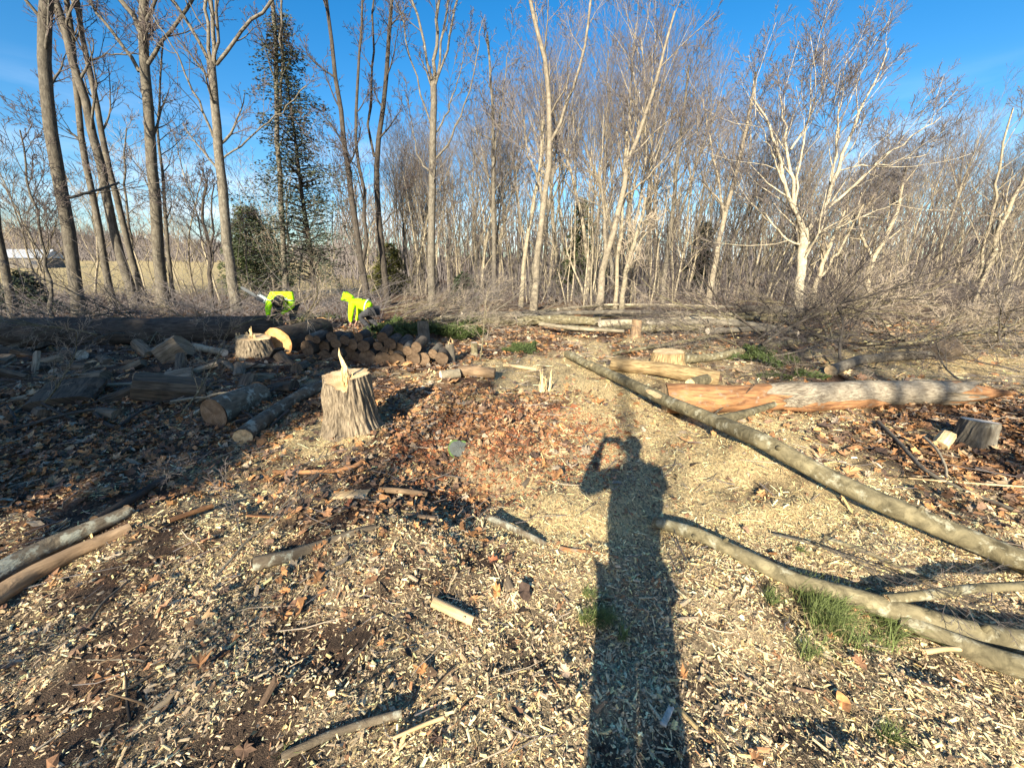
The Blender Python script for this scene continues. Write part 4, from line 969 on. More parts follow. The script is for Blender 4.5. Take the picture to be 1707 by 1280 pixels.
# a flap of orange sapwood showing below the bark
t = Tubes(); t.add(P[18:40] + [0, -.06, -.075], np.full(22, .11) * np.r_[np.linspace(.6, 1, 6), np.ones(10), np.linspace(1, .4, 6)], 16, False, .3); t.build('sapwood_flap', [M['stripped']], e)
log('ribbed tan log lying against the wide ribbed stump', gl([(1018, 606), (1100, 615), (1198, 632)], .11), .10, .12, M['bark_tan'], M['cut_fresh'], 'log', 'log', 24, 30, .10, 24)
log('small sawn block sitting behind the orange end of the long log', gl([(1150, 640), (1178, 632)], .12), .07, .075, M['bark_smooth'], M['cut_fresh'], 'wood_block', 'wood block', 14, 6, .1, 25)
log('pale grey pole running up-right from the wide ribbed stump', gl([(1130, 600), (1200, 594), (1260, 580), (1330, 570), (1420, 556)], [.08, .08, .09, .1, .12]), .08, .055, M['bark_smooth'], M['cut_fresh'], 'pole', 'pole', 16, 40, .1, 26)
log('slender pole arching over the leaves towards the right brush', gl([(1020, 590), (1090, 578), (1180, 562), (1230, 552), (1330, 546), (1430, 556)], [.05, .1, .15, .2, .25, .2]), .04, .025, M['bark_smooth'], M['cut'], 'pole', 'pole', 12, 40, .1, 27)
log('grey log in the clearing beyond the long half-stripped log', gl([(1385, 618), (1430, 600), (1500, 594), (1570, 590)], .09), .085, .075, M['bark_grey'], M['cut_fresh'], 'log', 'log', 16, 24, .12, 28)
log('thick grey log resting behind the brush at the foot of the cream tree', gl([(1235, 516), (1290, 518), (1345, 522)], .2), .17, .15, M['bark_grey'], M['cut'], 'log', 'log', 18, 20, .12, 29)
log('short pale log beyond the torn grey stump', gl([(735, 626), (765, 622)], .08), .075, .07, M['bark_pale'], M['cut_white'], 'log', 'log', 14, 8, .1, 30)
log('thicker brown log right of the short pale log', gl([(765, 618), (825, 622)], .08), .09, .085, M['bark_brown'], M['cut'], 'log', 'log', 14, 10, .1, 31)
log('thin pale stick slanting across the sawdust left of the splintered stake', gl([(840, 608), (895, 616)], .03), .03, .028, M['stripped_pale'], M['cut_fresh'], 'stick', 'stick', 10, 8, .2, 32)
# long poles heaped across the back of the clearing
POL = [([(722, 536), (800, 534), (858, 536)], .13), ([(770, 524), (850, 523), (920, 520)], .08), ([(735, 530), (830, 526), (900, 526)], .07), ([(862, 536), (930, 532), (1000, 536)], .15),
       ([(880, 522), (960, 512), (1100, 510), (1180, 514)], .06), ([(860, 528), (940, 522), (1040, 520), (1150, 522)], .07), ([(1000, 540), (1080, 536), (1170, 532), (1240, 538)], .10), ([(1060, 548), (1130, 546), (1172, 546)], .11),
       ([(940, 546), (1010, 550), (1060, 544)], .07), ([(1080, 540), (1180, 536), (1260, 542), (1320, 552)], .09), ([(930, 516), (1010, 508), (1120, 508), (1230, 512)], .05), ([(1150, 532), (1250, 530), (1340, 536)], .08),
       ([(990, 528), (1090, 524), (1190, 526), (1260, 522)], .06), ([(1180, 552), (1270, 548), (1330, 556)], .07), ([(900, 540), (960, 548), (1040, 552)], .05), ([(1200, 524), (1290, 526), (1400, 520)], .06)]
POLB = ['bark_smooth', 'bark_grey', 'bark_pale', 'bark_smooth']
where = ['lowest at the left end of the heap', 'at the left end of the heap, touching the thin tan stump', 'between the two left-end poles', 'thickest, behind the torn orange stump', 'highest at the middle of the heap', 'second from the top at the middle of the heap',
         'under the bend right of the torn orange stump', 'just right of the brown stump, ending in a sawn face', 'low in front of the middle of the heap', 'running from the brown stump into the right brush', 'thinnest, lying along the crest of the heap',
         'thrust into the brush behind the brown stump', 'crossing the middle of the heap behind the brown stump', 'nearest at the right end of the heap', 'thin, crossing low in front of the thickest pole', 'farthest right, under the brush by the cream tree']
for i, (pl, ra) in enumerate(POL):
    log('long cut pole ' + where[i], gl(pl, .12 + .16 * ((i * 7) % 4) / 3), ra, ra * .75, M[POLB[i % 4]], M['cut_white'], 'pole', 'pole', 12, 30, .12, 40 + i, 'long poles heaped across the back of the clearing')

# firewood pile: round logs seen end-on
PILE = [(612, 596, 14), (639, 599, 13), (662, 600, 13), (689, 596, 13), (706, 599, 11), (626, 610, 8), (606, 577, 10), (630, 577, 8), (650, 573, 10), (666, 581, 10), (679, 585, 8), (694, 579, 9), (637, 562, 9), (651, 588, 6), (641, 583, 6),
        (512, 581, 13), (517, 567, 9), (541, 578, 10), (528, 566, 7), (560, 573, 9), (553, 562, 9), (575, 567, 8), (588, 574, 9), (598, 562, 8), (582, 588, 11), (562, 590, 10), (541, 592, 9), (736, 597, 11), (722, 590, 8), (678, 606, 7), (595, 603, 9), (571, 603, 8), (552, 604, 8)]
for i, (px, py, rp) in enumerate(PILE):
    d = 6.75 + (0.25 if px < 600 else 0) + r.uniform(-.05, .08); c = PV(px, py, d); ra = rp * (d * cp + .4) / F0
    c[2] = max(c[2], HT(c[0], c[1]) + ra * .7)
    ax = np.array([r.normal(.05, .16), 1, r.normal(.04, .09)]); ax /= np.linalg.norm(ax); Ln = r.uniform(.28, .5); d += r.normal(0, .08); c = c * 1.0
    row = 'bottom' if py > 592 else ('middle' if py > 575 else 'top')
    size = 'fat' if rp >= 13 else ('mid-sized' if rp >= 9 else 'thin')
    side = 'left' if px < 560 else ('centre' if px < 630 else 'right')
    log('%s round log in the %s row of the firewood pile, towards its %s end' % (size, row, side), [c, c + ax * Ln * .5, c + ax * Ln], ra, ra * .95, M[('bark_dark', 'bark_grey', 'bark_dark')[i % 3]], M[('cut_dark', 'cut_pile', 'cut_dark')[i % 3]],
        'firewood_log', 'log', 14, 5, .1, 70 + i, 'firewood pile')
# orange-faced log
c = PV(463, 571, 7.75); log('freshly sawn thick log with a glowing orange end, behind the splintered stump at left', [c, c + [.05, .9, 0], c + [.1, 1.7, 0]], .285, .27, M['bark_dark'], M['cut_orange'], 'thick_log', 'log', 28, 12, .08, 110)

def billet(label, px, py, dz, size, rot, mat, name='split_log', cat='split log', seed=0, wedge=.35, group=None, barkm=None):
    """a split piece of trunk: wedge-shaped cross-section with chipped, uneven faces; bark on its rounded back"""
    r = np.random.default_rng(seed + 300); p = G(px, py, dz); L_, Wd, Hh = size
    prof = [(-.5, -.5 + wedge * .3), (-.2, -.5), (.25, -.5), (.5, -.35), (.5, .0), (.35, .36), (0, .5), (-.35, .42), (-.5, .15)]
    k_ = 9; n = len(prof); V = []
    for i in range(k_):
        t_ = i / (k_ - 1) - .5
        for (a_, b_) in prof:
            V.append([t_ * L_ + r.normal(0, .004) + (.03 * L_ * a_ if i in (0, k_ - 1) else 0), a_ * Wd * (1 + r.normal(0, .02)), b_ * Hh * (1 + r.normal(0, .03)) * (1 - wedge * .3 * (a_ + .5))])
    V = np.array(V); F = []; mi = []
    for i in range(k_ - 1):
        for j in range(n): F.append((i * n + j, i * n + (j + 1) % n, i * n + n + (j + 1) % n, i * n + n + j)); mi.append(1 if j in (0, 1, 2) else 0)
    T = []
    for e0, off in ((0, 0), (1, (k_ - 1) * n)):
        for j in range(1, n - 1): T.append((off, off + j + 1, off + j) if e0 == 0 else (off, off + j, off + j + 1))
    uv = []
    for f in F + T:
        for vi in f: uv.append((V[vi][1] + V[vi][2], V[vi][0]))
    e = empty(name, tuple(p), label, cat, group, rot)
    F_a = [f for f, m_ in zip(F, mi) if m_ == 0]; F_b = [f for f, m_ in zip(F, mi) if m_ == 1]
    def uvs(fs): return [(V[vi][1] + V[vi][2], V[vi][0]) for f in fs for vi in f]
    obj('split_face', mesh_from('split_face', V, F_a, T, [mat], uv=uvs(F_a + T), smooth=False), e)
    obj('bark', mesh_from('bark', V, F_b, None, [barkm or M['bark_dark']], uv=uvs(F_b), smooth=False), e)
    return e
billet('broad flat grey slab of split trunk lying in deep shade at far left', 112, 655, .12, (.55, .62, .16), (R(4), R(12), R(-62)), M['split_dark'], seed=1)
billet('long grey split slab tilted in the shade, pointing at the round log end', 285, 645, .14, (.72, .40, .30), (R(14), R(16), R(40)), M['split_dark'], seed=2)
billet('upright wedge of split trunk with a sunlit tan face by the big dark trunk', 290, 585, .2, (.42, .34, .46), (R(8), R(-30), R(15)), M['split'], seed=3, wedge=.6)
billet('pale-edged split piece leaning left of the orange-faced wedge', 240, 582, .12, (.55, .2, .2), (R(10), R(20), R(-30)), M['split'], seed=4)
c = G(356, 690, .12); log('half-buried shaded log whose brown cracked end faces the viewer', [c, c + [.04, .35, .0], c + [.08, .7, 0]], .165, .16, M['bark_lichen'], M['cut'], 'buried_log', 'log', 22, 8, .12, 111)
log('pale round stick of firewood behind the wedge block', gl([(325, 578), (374, 588)], .1), .07, .065, M['bark_pale'], M['cut_white'], 'log', 'log', 14, 8, .1, 112)
log('small white-ended round log under the big dark trunk', gl([(112, 588), (136, 592)], .09), .10, .10, M['bark_dark'], M['cut_white'], 'log', 'log', 14, 6, .1, 113)
locs = [('just under the big dark trunk', 40, 590), ('left of the white-ended log', 75, 602), ('below the white-ended log', 130, 612), ('between the slab and the big dark trunk', 175, 600), ('below the leaning pale-edged piece', 220, 612), ('in front of the wedge block', 300, 608),
        ('between the wedge block and the splintered stump', 365, 605), ('beneath the splintered stump', 400, 618), ('right of the splintered stump', 475, 602), ('at the foot of the pile of round logs', 500, 612), ('behind the tilted slab', 250, 630), ('beside the round log end', 410, 640),
        ('at the far left edge in the leaves', 20, 625), ('leaning on the flat slab', 160, 628), ('in the leaves below the flat slab', 70, 690), ('in the leaves between the two slabs', 195, 662), ('near the lichen-grey log', 440, 628), ('half under the lichen-grey log', 470, 645), ('at the edge of the shade by the round logs', 520, 600), ('below the tilted slab', 180, 690)]
for i, (w_, px, py) in enumerate(locs):
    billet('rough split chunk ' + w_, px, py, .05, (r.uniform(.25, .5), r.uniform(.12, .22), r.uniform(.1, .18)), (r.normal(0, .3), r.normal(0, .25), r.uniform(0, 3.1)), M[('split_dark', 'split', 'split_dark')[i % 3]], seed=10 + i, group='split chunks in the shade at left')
mess = ['beside the big dark trunk', 'among the split chunks', 'over the leaves near the slabs', 'between the chunks and the splintered stump', 'at the edge of the shade']
for i in range(34):
    px = r.uniform(-20, 520); py = r.uniform(578, 700); a_ = r.uniform(0, 3.14); p = G(px, py, .06); L_ = r.uniform(.25, .8); dv = np.array([math.cos(a_), math.sin(a_), r.normal(0, .15)]) * L_
    log('dark broken stick lying ' + mess[i % 5], [p - dv / 2, p + r.normal(0, .03, 3), p + dv / 2], r.uniform(.012, .035), r.uniform(.008, .02), M[('bark_dark', 'bark_lichen', 'bark_dark', 'bark_pale')[i % 4]], M['cut_dark'], 'broken_stick', 'stick', 8, 8, .2, 130 + i, 'broken sticks lying ' + mess[i % 5], ends=(1, 1))
for i in range(16):
    px = r.uniform(-10, 500); py = r.uniform(575, 650)
    billet('weathered slab offcut ' + mess[i % 4], px, py, .06, (r.uniform(.3, .6), r.uniform(.12, .3), r.uniform(.04, .09)), (r.normal(0, .5), r.normal(0, .45), r.uniform(0, 3.1)), M[('split_dark', 'split')[i % 2]], 'slab_offcut', 'wood slab', 60 + i, group='slab offcuts ' + mess[i % 4])
billet('pale yellow plank offcut left of the bark-covered stick', 583, 824, .03, (.27, .10, .028), (R(6), R(-3), R(2)), M['stripped_pale'], 'plank_offcut', 'plank', 40, barkm=M['stripped_pale'])
billet('short splintered chunk left of the stout pale-topped stump', 1572, 735, .06, (.18, .12, .14), (R(20), R(-25), R(30)), M['splinter'], 'wood_chunk', 'wood chunk', 41)
billet('tilted dark wedge of trunk standing on the sawdust beyond the long log', 1572, 585, .16, (.36, .42, .34), (R(15), R(-20), R(20)), M['split_dark'], seed=42, wedge=.6)
billet('white-grey chip plank in the photographer\'s shadow near the bottom', 1112, 1193, .02, (.085, .022, .010), (R(5), R(4), R(50)), flat_mat('weathered_white', (.50, .44, .35), .8, 0, .3, 60), 'wood_chip', 'wood chip', 43, barkm=M['split'])
billet('pale flat sliver standing in the chips at bottom left', 305, 1145, .015, (.24, .03, .016), (R(8), R(2), R(68)), M['stripped_pale'], 'wood_sliver', 'wood sliver', 44, barkm=M['split'])
# small grey slab with a green rim
p = G(765, 748, .05); e = empty('mossy_slab', tuple(p), 'small grey oval slab with a bright green rim, resting in leaves right of the large stump', 'slab', rot=(R(48), R(12), R(10)))
disc('face', np.zeros(3), (0, 0, 1), .085, flat_mat('slab_grey', (.12, .13, .115), .8, 0, .2, 15), e, 5, .12, .012)
t = Tubes(); aa = np.linspace(0, 2 * np.pi, 25); t.add(np.stack([np.cos(aa) * .088, np.sin(aa) * .088 * (1 + .1 * np.sin(aa * 3)), np.zeros(25) - .010], 1), np.full(25, .011), 8); t.build('rim', [flat_mat('moss_green', (.13, .21, .06), .8, 0, .4, 60)], e)
disc('underside', np.array([0, 0, -.03]), (0, 0, -1), .082, M['bark_dark'], e, 6, .12)
# distant shed beyond the field
p = PV(58, 440, 95); z = HT(p[0], 95) - .3
e = empty('shed', (p[0], 95, z), 'low shed with a pale roof beyond the field at far left', 'shed', rot=(0, 0, R(12)))
def box(name, c, s, mat, parent, rot=None):
    c = np.array(c); s = np.array(s) / 2; V = np.array([[x, y, z_] for x in (-1, 1) for y in (-1, 1) for z_ in (-1, 1)]) * s + c
    F = [(0, 1, 3, 2), (4, 6, 7, 5), (0, 4, 5, 1), (2, 3, 7, 6), (0, 2, 6, 4), (1, 5, 7, 3)]
    o = obj(name, mesh_from(name, V, F, None, [mat], smooth=False), parent)
    if rot: o.rotation_euler = rot
    return o
box('wall', (0, 0, 1.2), (8, 5, 2.4), flat_mat('shed_wall', (.12, .11, .1), .8, 0, .1, 2), e)
V = np.array([(-4.4, -2.9, 2.402), (4.4, -2.9, 2.402), (4.4, 2.9, 2.402), (-4.4, 2.9, 2.402), (-4.4, 0, 4.3), (4.4, 0, 4.3)])
obj('roof', mesh_from('roof', V, [(0, 1, 5, 4), (2, 3, 4, 5), (0, 3, 2, 1)], [(0, 4, 3), (1, 2, 5)], [flat_mat('shed_roof', (.30, .33, .37), .5, 0, .12, 2)], smooth=False), e)
box('door', (-1.5, -2.52, 1.0), (1.0, .05, 2.0), flat_mat('shed_door', (.08, .07, .06)), e)
box('window', (1.8, -2.52, 1.4), (1.0, .05, .7), flat_mat('shed_glass', (.05, .06, .08), .2), e)

# ------------------------------------------------------------------ brush: cut tops and fallen branches
FBV = []
for i in range(6):
    rr_ = np.random.default_rng(300 + i); br = []
    grow(rr_, br, np.zeros(3), np.array([1., 0, .15]), 3.4, .034, 0, 3, (10, 6, 5, 4), (11, 6, 5), R(36), .03, .12, .2, .0045, .5, .12)
    FBV.append(branches_to_meshes(br, 'fallen_branch_%d' % i, (M[('bark_grey', 'bark_dark', 'bark_smooth')[i % 3]], M[('twig', 'twig_left', 'twig_pale')[i % 3]])))
def fallen(px, py, vi, rz, s, tilt, label, group, dz=.1, roll=0):
    p = G(px, py, dz)
    e = empty('fallen_branch', tuple(p), label, 'branch', group); e.scale = (s, s, s * .8); e.rotation_euler = (roll, -tilt, rz)
    obj('stem', FBV[vi][0], e); obj('twigs', FBV[vi][1], e); return e
r = np.random.default_rng(77)
for i in range(74):
    px = r.uniform(1230, 1780); py = r.uniform(505, 585)
    fallen(px, py, i % 6, r.uniform(0, 6.28), r.uniform(.55, 1.1), r.uniform(-.02, .42), 'bare cut branch in the right brush heap, ' + beside(px), 'branches of the right brush heap', .1, r.uniform(0, 6))
for i in range(14):
    px = r.uniform(1150, 1420); py = r.uniform(560, 600)
    fallen(px, py, i % 6, r.uniform(0, 6.28), r.uniform(.3, .6), r.uniform(0, .25), 'twiggy branch strewn behind the long half-stripped log', 'branches strewn behind the half-stripped log', .06, r.uniform(0, 6))
for i in range(34):
    px = r.uniform(590, 800); py = r.uniform(505, 550)
    fallen(px, py, i % 6, r.uniform(-.6, .9), r.uniform(.5, .85), r.uniform(.05, .35), 'silvery bare branch in the brush heap right of the crouching worker', 'branches of the middle brush heap', .1, r.uniform(0, 6))
for i in range(18):
    px = r.uniform(-20, 560); py = r.uniform(520, 560)
    fallen(px, py, (0, 2, 5)[i % 3], r.uniform(0, 6.28), r.uniform(.4, .8), r.uniform(.05, .5), 'bare branch poking up around the big dark trunk', 'branches around the big dark trunk', .3, r.uniform(0, 6))
for i in range(22):
    px = r.uniform(860, 1240); py = r.uniform(512, 540)
    fallen(px, py, i % 6, r.choice([0.1, 3.2, .3, 2.9]) + r.normal(0, .2), r.uniform(.35, .75), r.uniform(-.02, .12), 'thin twiggy branch on the heap of long poles, ' + beside(px), 'branches in the heap of long poles', .25, r.uniform(0, 6))
for i in range(14):
    px = r.uniform(1330, 1720); py = r.uniform(575, 650)
    fallen(px, py, i % 6, r.uniform(0, 6.28), r.uniform(.2, .5), r.uniform(-.02, .1), 'thin bare branch scattered over the chip-strewn ground beyond the half-stripped log', 'branches scattered beyond the half-stripped log', .04, r.uniform(0, 6))
# several distinctive ones
fallen(1190, 690, 1, R(35), .36, R(30), 'dark branch rising in front of the orange end of the long log', None, .05)
fallen(1270, 575, 1, R(15), 1.05, R(42), 'black forked branch reaching highest out of the right brush heap', None, .2)
fallen(1400, 600, 4, R(60), .7, R(16), 'dark branch crossing behind the black forked one', None, .2)
fallen(800, 600, 5, R(75), .42, R(62), 'wispy pale bare branch standing up right of the thin pale stump', None, .02)
fallen(60, 690, 5, R(20), .35, R(40), 'wiry pale branch standing in the shade at far left', None, .02)
fallen(300, 695, 5, R(60), .35, R(40), 'wiry branch arching over the half-buried round log', None, .02)
fallen(360, 960, 3, R(85), .27, R(8), 'thin forking twig branch lying over the chips at left, running towards the viewer', None, .05)
fallen(270, 780, 3, R(-20), .2, R(3), 'forked pale twig branch lying across the sawdust below the large stump', None, .06)
fallen(1290, 890, 0, R(-40), .25, R(5), 'small twig branch on the sawdust between the two smooth trunks', None, .04)
fallen(1700, 620, 1, R(150), .5, R(20), 'dark twiggy branch end at the right edge beyond the long log', None, .1)

def bough_mesh(seed, Lb=1.2):
    r = np.random.default_rng(seed); n = 900; u = r.uniform(0, 1, n); ang = r.uniform(0, 6.28, n)
    q = np.stack([u * Lb, r.normal(0, .22, n) * (1.1 - u), np.abs(r.normal(0, .12, n)) * (1.1 - u * .6)], 1)
    d = np.stack([np.full(n, .8), r.normal(0, .6, n), r.normal(.35, .45, n)], 1); d /= np.linalg.norm(d, axis=1, keepdims=True)
    s = np.cross(d, r.normal(0, 1, (n, 3))); s /= np.linalg.norm(s, axis=1, keepdims=True); l = r.uniform(.06, .16, n)[:, None]
    V = np.stack([q, q + d * l * .5 + s * l * .16, q + d * l, q + d * l * .5 - s * l * .16], 1).reshape(-1, 3); i0 = np.arange(n)[:, None] * 4
    return mesh_from('needles', V, None, np.concatenate([i0 + [0, 1, 2], i0 + [0, 2, 3]]), [M['juniper']], smooth=False)
BOU = [bough_mesh(i) for i in range(3)]
tb = Tubes(); tb.add([(-.25, 0, .02), (.3, .01, .05), (.7, 0, .06), (1.15, .03, .08)], [.018, .014, .009, .004], 6); BST = tb.mesh('stem', [M['bark_brown']])
for i in range(54):
    if i < 22: px, py, w_, g_ = r.uniform(625, 700), r.uniform(545, 566), 'green cut bough heaped left of the grey stump behind the pile', 'green boughs left of the grey stump'
    elif i < 38: px, py, w_, g_ = r.uniform(715, 800), r.uniform(545, 566), 'green cut bough heaped right of the grey stump behind the pile', 'green boughs right of the grey stump'
    elif i < 46: px, py, w_, g_ = r.uniform(1200, 1330), r.uniform(596, 628), 'green cut bough low behind the orange end of the long log', 'green boughs behind the long log'
    elif i < 50: px, py, w_, g_ = r.uniform(868, 900), r.uniform(555, 592), 'green sprig patch in the brown leaves before the stacked poles', 'green sprigs in the leaves'
    else: px, py, w_, g_ = r.uniform(498, 545), r.uniform(535, 552), 'green cut bough between the two workers', 'green boughs between the workers'
    p = G(px, py, .0); s = r.uniform(.4, .75) * (.6 if 38 <= i < 50 else 1)
    e = empty('evergreen_bough', tuple(p), w_, 'evergreen bough', g_, (r.normal(0, .2), -r.uniform(0, .35), r.uniform(0, 6.28))); e.scale = (s, s, s * (1.5 if i >= 50 else 1))
    obj('stem', BST, e); obj('needles', BOU[i % 3], e)

# grass tufts
def tuft(label, px, py, n, rad, hgt, seed, lean=(0, 0)):
    r = np.random.default_rng(seed); p = G(px, py, 0); V = []; F = []
    k_ = 5
    cs = r.normal(0, rad * .4, (max(5, n // 60), 2))
    for i in range(n):
        c = cs[r.integers(len(cs))]; x, y = c + r.normal(0, rad * .12, 2); h_ = hgt * r.uniform(.45, 1.1); dx, dy = r.normal(0, .55, 2) + np.array(lean); w = r.uniform(.0012, .0024)
        sx, sy = -dy, dx; nm = math.hypot(sx, sy) + 1e-6; sx /= nm; sy /= nm; z0 = HT(p[0] + x, p[1] + y) - p[2] - .01
        b0 = len(V)
        for j in range(k_):
            t_ = j / (k_ - 1); bx = x + dx * h_ * t_ ** 1.7; by = y + dy * h_ * t_ ** 1.7; bz = z0 + h_ * (t_ - .32 * t_ ** 2.4); ww = w * (1 - t_ * .9)
            V += [(bx - sx * ww, by - sy * ww, bz), (bx + sx * ww, by + sy * ww, bz + .0006)]
        F += [(b0 + 2 * j, b0 + 2 * j + 1, b0 + 2 * j + 3, b0 + 2 * j + 2) for j in range(k_ - 1)]
    o = obj('grass_tuft', mesh_from('grass_tuft', np.array(V), F, None, [M['grass']])); o.location = tuple(p); tag(o, label, 'grass tuft')
    if n > 300:
        t = Tubes()
        for i in range(n // 9):
            x, y = cs[r.integers(len(cs))] + r.normal(0, rad * .2, 2); a_ = r.uniform(0, 6.28); l_ = hgt * r.uniform(.3, .8); z0 = HT(p[0] + x, p[1] + y) - p[2]
            t.add([(x, y, z0), (x + math.cos(a_) * l_ * .5, y + math.sin(a_) * l_ * .5, z0 + l_ * r.uniform(.2, .5)), (x + math.cos(a_) * l_, y + math.sin(a_) * l_, z0 + l_ * r.uniform(0, .4))], [.0014, .0012, .0006], 3)
        dbm = t.build('dead_blades', [M['straw']], o); dbm['kind'] = 'stuff'
tuft('large fresh green grass tuft against the curved trunk in the right foreground', 1385, 1040, 1100, .20, .15, 1, (.1, .25))
tuft('small green grass tuft right of the large one, at the fork of the limbs', 1478, 1045, 360, .06, .10, 2)
tuft('dark green grass tuft inside the photographer\'s shadow', 1000, 1030, 600, .10, .10, 3)
tuft('faint low grass tuft at the bottom right', 1500, 1235, 260, .07, .07, 4)
tuft('sparse grass blades left of the large tuft', 1285, 1000, 160, .06, .08, 5)
tuft('thin grass blades on the sawdust above the curved trunk', 1335, 925, 120, .04, .06, 6)
tuft('few green blades at the bottom edge left of centre', 480, 1250, 60, .05, .06, 7)

# ------------------------------------------------------------------ litter scattered over the ground
def place_frames(r, n, tilt):
    """random orthonormal frames near the ground plane"""
    yaw = r.uniform(0, 2 * np.pi, n); tx = r.normal(0, tilt, n); ty = r.normal(0, tilt, n)
    a = np.stack([np.cos(yaw) * np.cos(ty), np.sin(yaw) * np.cos(ty), np.sin(ty)], 1)
    up = np.stack([np.sin(tx) * -np.sin(yaw), np.sin(tx) * np.cos(yaw), np.cos(tx)], 1)
    b_ = np.cross(up, a); b_ /= np.linalg.norm(b_, axis=1, keepdims=True); c_ = np.cross(a, b_)
    return a, b_, c_
def sample_area(r, n, d0, d1, wide=1.42):
    y = np.sqrt(r.uniform(d0 ** 2, d1 ** 2, n)); x = r.uniform(-1, 1, n) * (y * 1.25 + .78); return x, y
def chips_object(name, specs, seed):
    r = np.random.default_rng(seed); VV, FF, CC = [], [], []; off = 0
    for (n, d0, d1, lm, flat) in specs:
        x, y = sample_area(r, n, d0, d1)
        lf, ch, ye = zones(x, y); pt = fbm(x * 2.3, y * 2.3, 80, 5); p2 = fbm(x * 9, y * 9, 90, 3)
        keep = r.uniform(0, 1, n) < np.clip(ch * 1.3 + (pt - .5) * 2.4 + (p2 - .5) * 1.4 + .02, .05, 1)
        x, y, ye, pt = x[keep], y[keep], ye[keep], pt[keep]; m = len(x)
        a, b_, c_ = place_frames(r, m, .34)
        l = lm * np.exp(np.clip(r.normal(-.05, .62, m), -1.3, 1.25)); fineness = np.clip(ye, 0, 1)
        wd = l * np.where(fineness * .7 + .3 > r.uniform(.1, 1.0, m), r.uniform(.05, .17, m), r.uniform(.18, .55, m)); wd = wd * (1 if flat == 1 else .5); th = wd * r.uniform(.12, .35, m)
        z = ground_z(x, y) + r.uniform(-.002, .014, m)
        c = np.stack([x, y, z], 1); l = l[:, None] / 2; wd = wd[:, None] / 2; th = th[:, None]
        j = lambda: (1 + r.normal(0, .18, (m, 1)))
        bend = c_ * l * r.uniform(-.25, .25, (m, 1))
        V = np.stack([c - a * l * j() - b_ * wd * j() + bend, c - a * l * j() + b_ * wd * j() + bend, c - a * l * .8 + c_ * th + bend,
                      c + a * l * j() - b_ * wd * j() + bend, c + a * l * j() + b_ * wd * j() + bend, c + a * l * .85 + c_ * th + bend,], 1)
        i0 = off + np.arange(m)[:, None] * 6
        F = np.concatenate([i0 + q for q in (([0, 3, 2], [3, 5, 2], [1, 2, 4], [4, 2, 5]) + (([0, 2, 1], [3, 4, 5]) if flat == 2 else ()))])
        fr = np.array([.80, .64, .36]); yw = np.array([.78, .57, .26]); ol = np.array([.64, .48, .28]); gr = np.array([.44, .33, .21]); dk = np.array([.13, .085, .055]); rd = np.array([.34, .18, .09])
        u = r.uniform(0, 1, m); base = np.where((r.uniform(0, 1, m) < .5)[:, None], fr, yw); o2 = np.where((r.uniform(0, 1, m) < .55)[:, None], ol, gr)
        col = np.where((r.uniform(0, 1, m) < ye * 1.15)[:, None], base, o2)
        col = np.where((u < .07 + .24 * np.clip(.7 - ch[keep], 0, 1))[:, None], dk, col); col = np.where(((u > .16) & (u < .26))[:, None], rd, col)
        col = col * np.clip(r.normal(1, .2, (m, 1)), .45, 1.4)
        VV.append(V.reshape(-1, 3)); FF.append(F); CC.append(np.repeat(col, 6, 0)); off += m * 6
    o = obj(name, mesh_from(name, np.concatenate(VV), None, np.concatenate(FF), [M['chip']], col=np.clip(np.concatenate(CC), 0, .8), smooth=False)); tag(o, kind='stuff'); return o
chips_object('wood_chips', [(190000, .75, 2.3, .0100, 1), (7000, .75, 2.6, .028, 2), (125000, 2.2, 5.0, .0150, 1), (4000, 2.2, 5.5, .045, 2), (42000, 4.8, 13.0, .04, 1)], 31)

LEAF_SHAPES = []
for kind in range(3):
    if kind == 0: aa = np.array([0, 18, 30, 52, 68, 100, 120, 150, 180, 210, 240, 260, 292, 308, 330, 342.]); rr_ = np.array([1, .62, .78, .5, .95, .45, .7, .35, .3, .35, .7, .45, .95, .5, .78, .62])
    elif kind == 1: aa = np.array([0, 20, 35, 55, 75, 100, 130, 180, 230, 260, 285, 305, 325, 340.]); rr_ = np.array([1, .55, .7, .38, .55, .3, .42, .7, .42, .3, .55, .38, .7, .55])
    else: aa = np.array([0, 30, 60, 100, 150, 180, 210, 260, 300, 330.]); rr_ = np.array([1, .7, .55, .5, .55, .75, .55, .5, .55, .7])
    LEAF_SHAPES.append((np.radians(aa), rr_))
def leaf_arrays(r, c, a, b_, c_, size, kind, curl):
    aa, rr_ = LEAF_SHAPES[kind]; k_ = len(aa); m = len(c)
    u = (np.cos(aa) * rr_)[None, :] * size[:, None] * .5 * (1 + r.normal(0, .08, (m, k_))); v = (np.sin(aa) * rr_)[None, :] * size[:, None] * .5 * (1 + r.normal(0, .14, (m, k_))) * r.uniform(.6, 1.1, (m, 1))
    lift = (u ** 2 + v ** 2) / size[:, None] * curl[:, None] + np.abs(v) * (curl[:, None] * .7) + r.normal(0, .05, (m, k_)) * size[:, None]
    P = c[:, None, :] + u[..., None] * a[:, None, :] + v[..., None] * b_[:, None, :] + lift[..., None] * c_[:, None, :]
    V = np.concatenate([c[:, None, :], P], 1); i0 = np.arange(m)[:, None] * (k_ + 1)
    F = np.concatenate([i0 + [0, 1 + j, 1 + (j + 1) % k_] for j in range(k_)]); return V.reshape(-1, 3), F, k_ + 1
LC = np.array([[.32, .165, .075], [.25, .135, .07], [.42, .235, .105], [.16, .09, .055], [.38, .26, .15], [.28, .14, .06], [.22, .14, .09], [.12, .075, .05], [.34, .27, .19], [.09, .06, .045], [.40, .20, .08]])
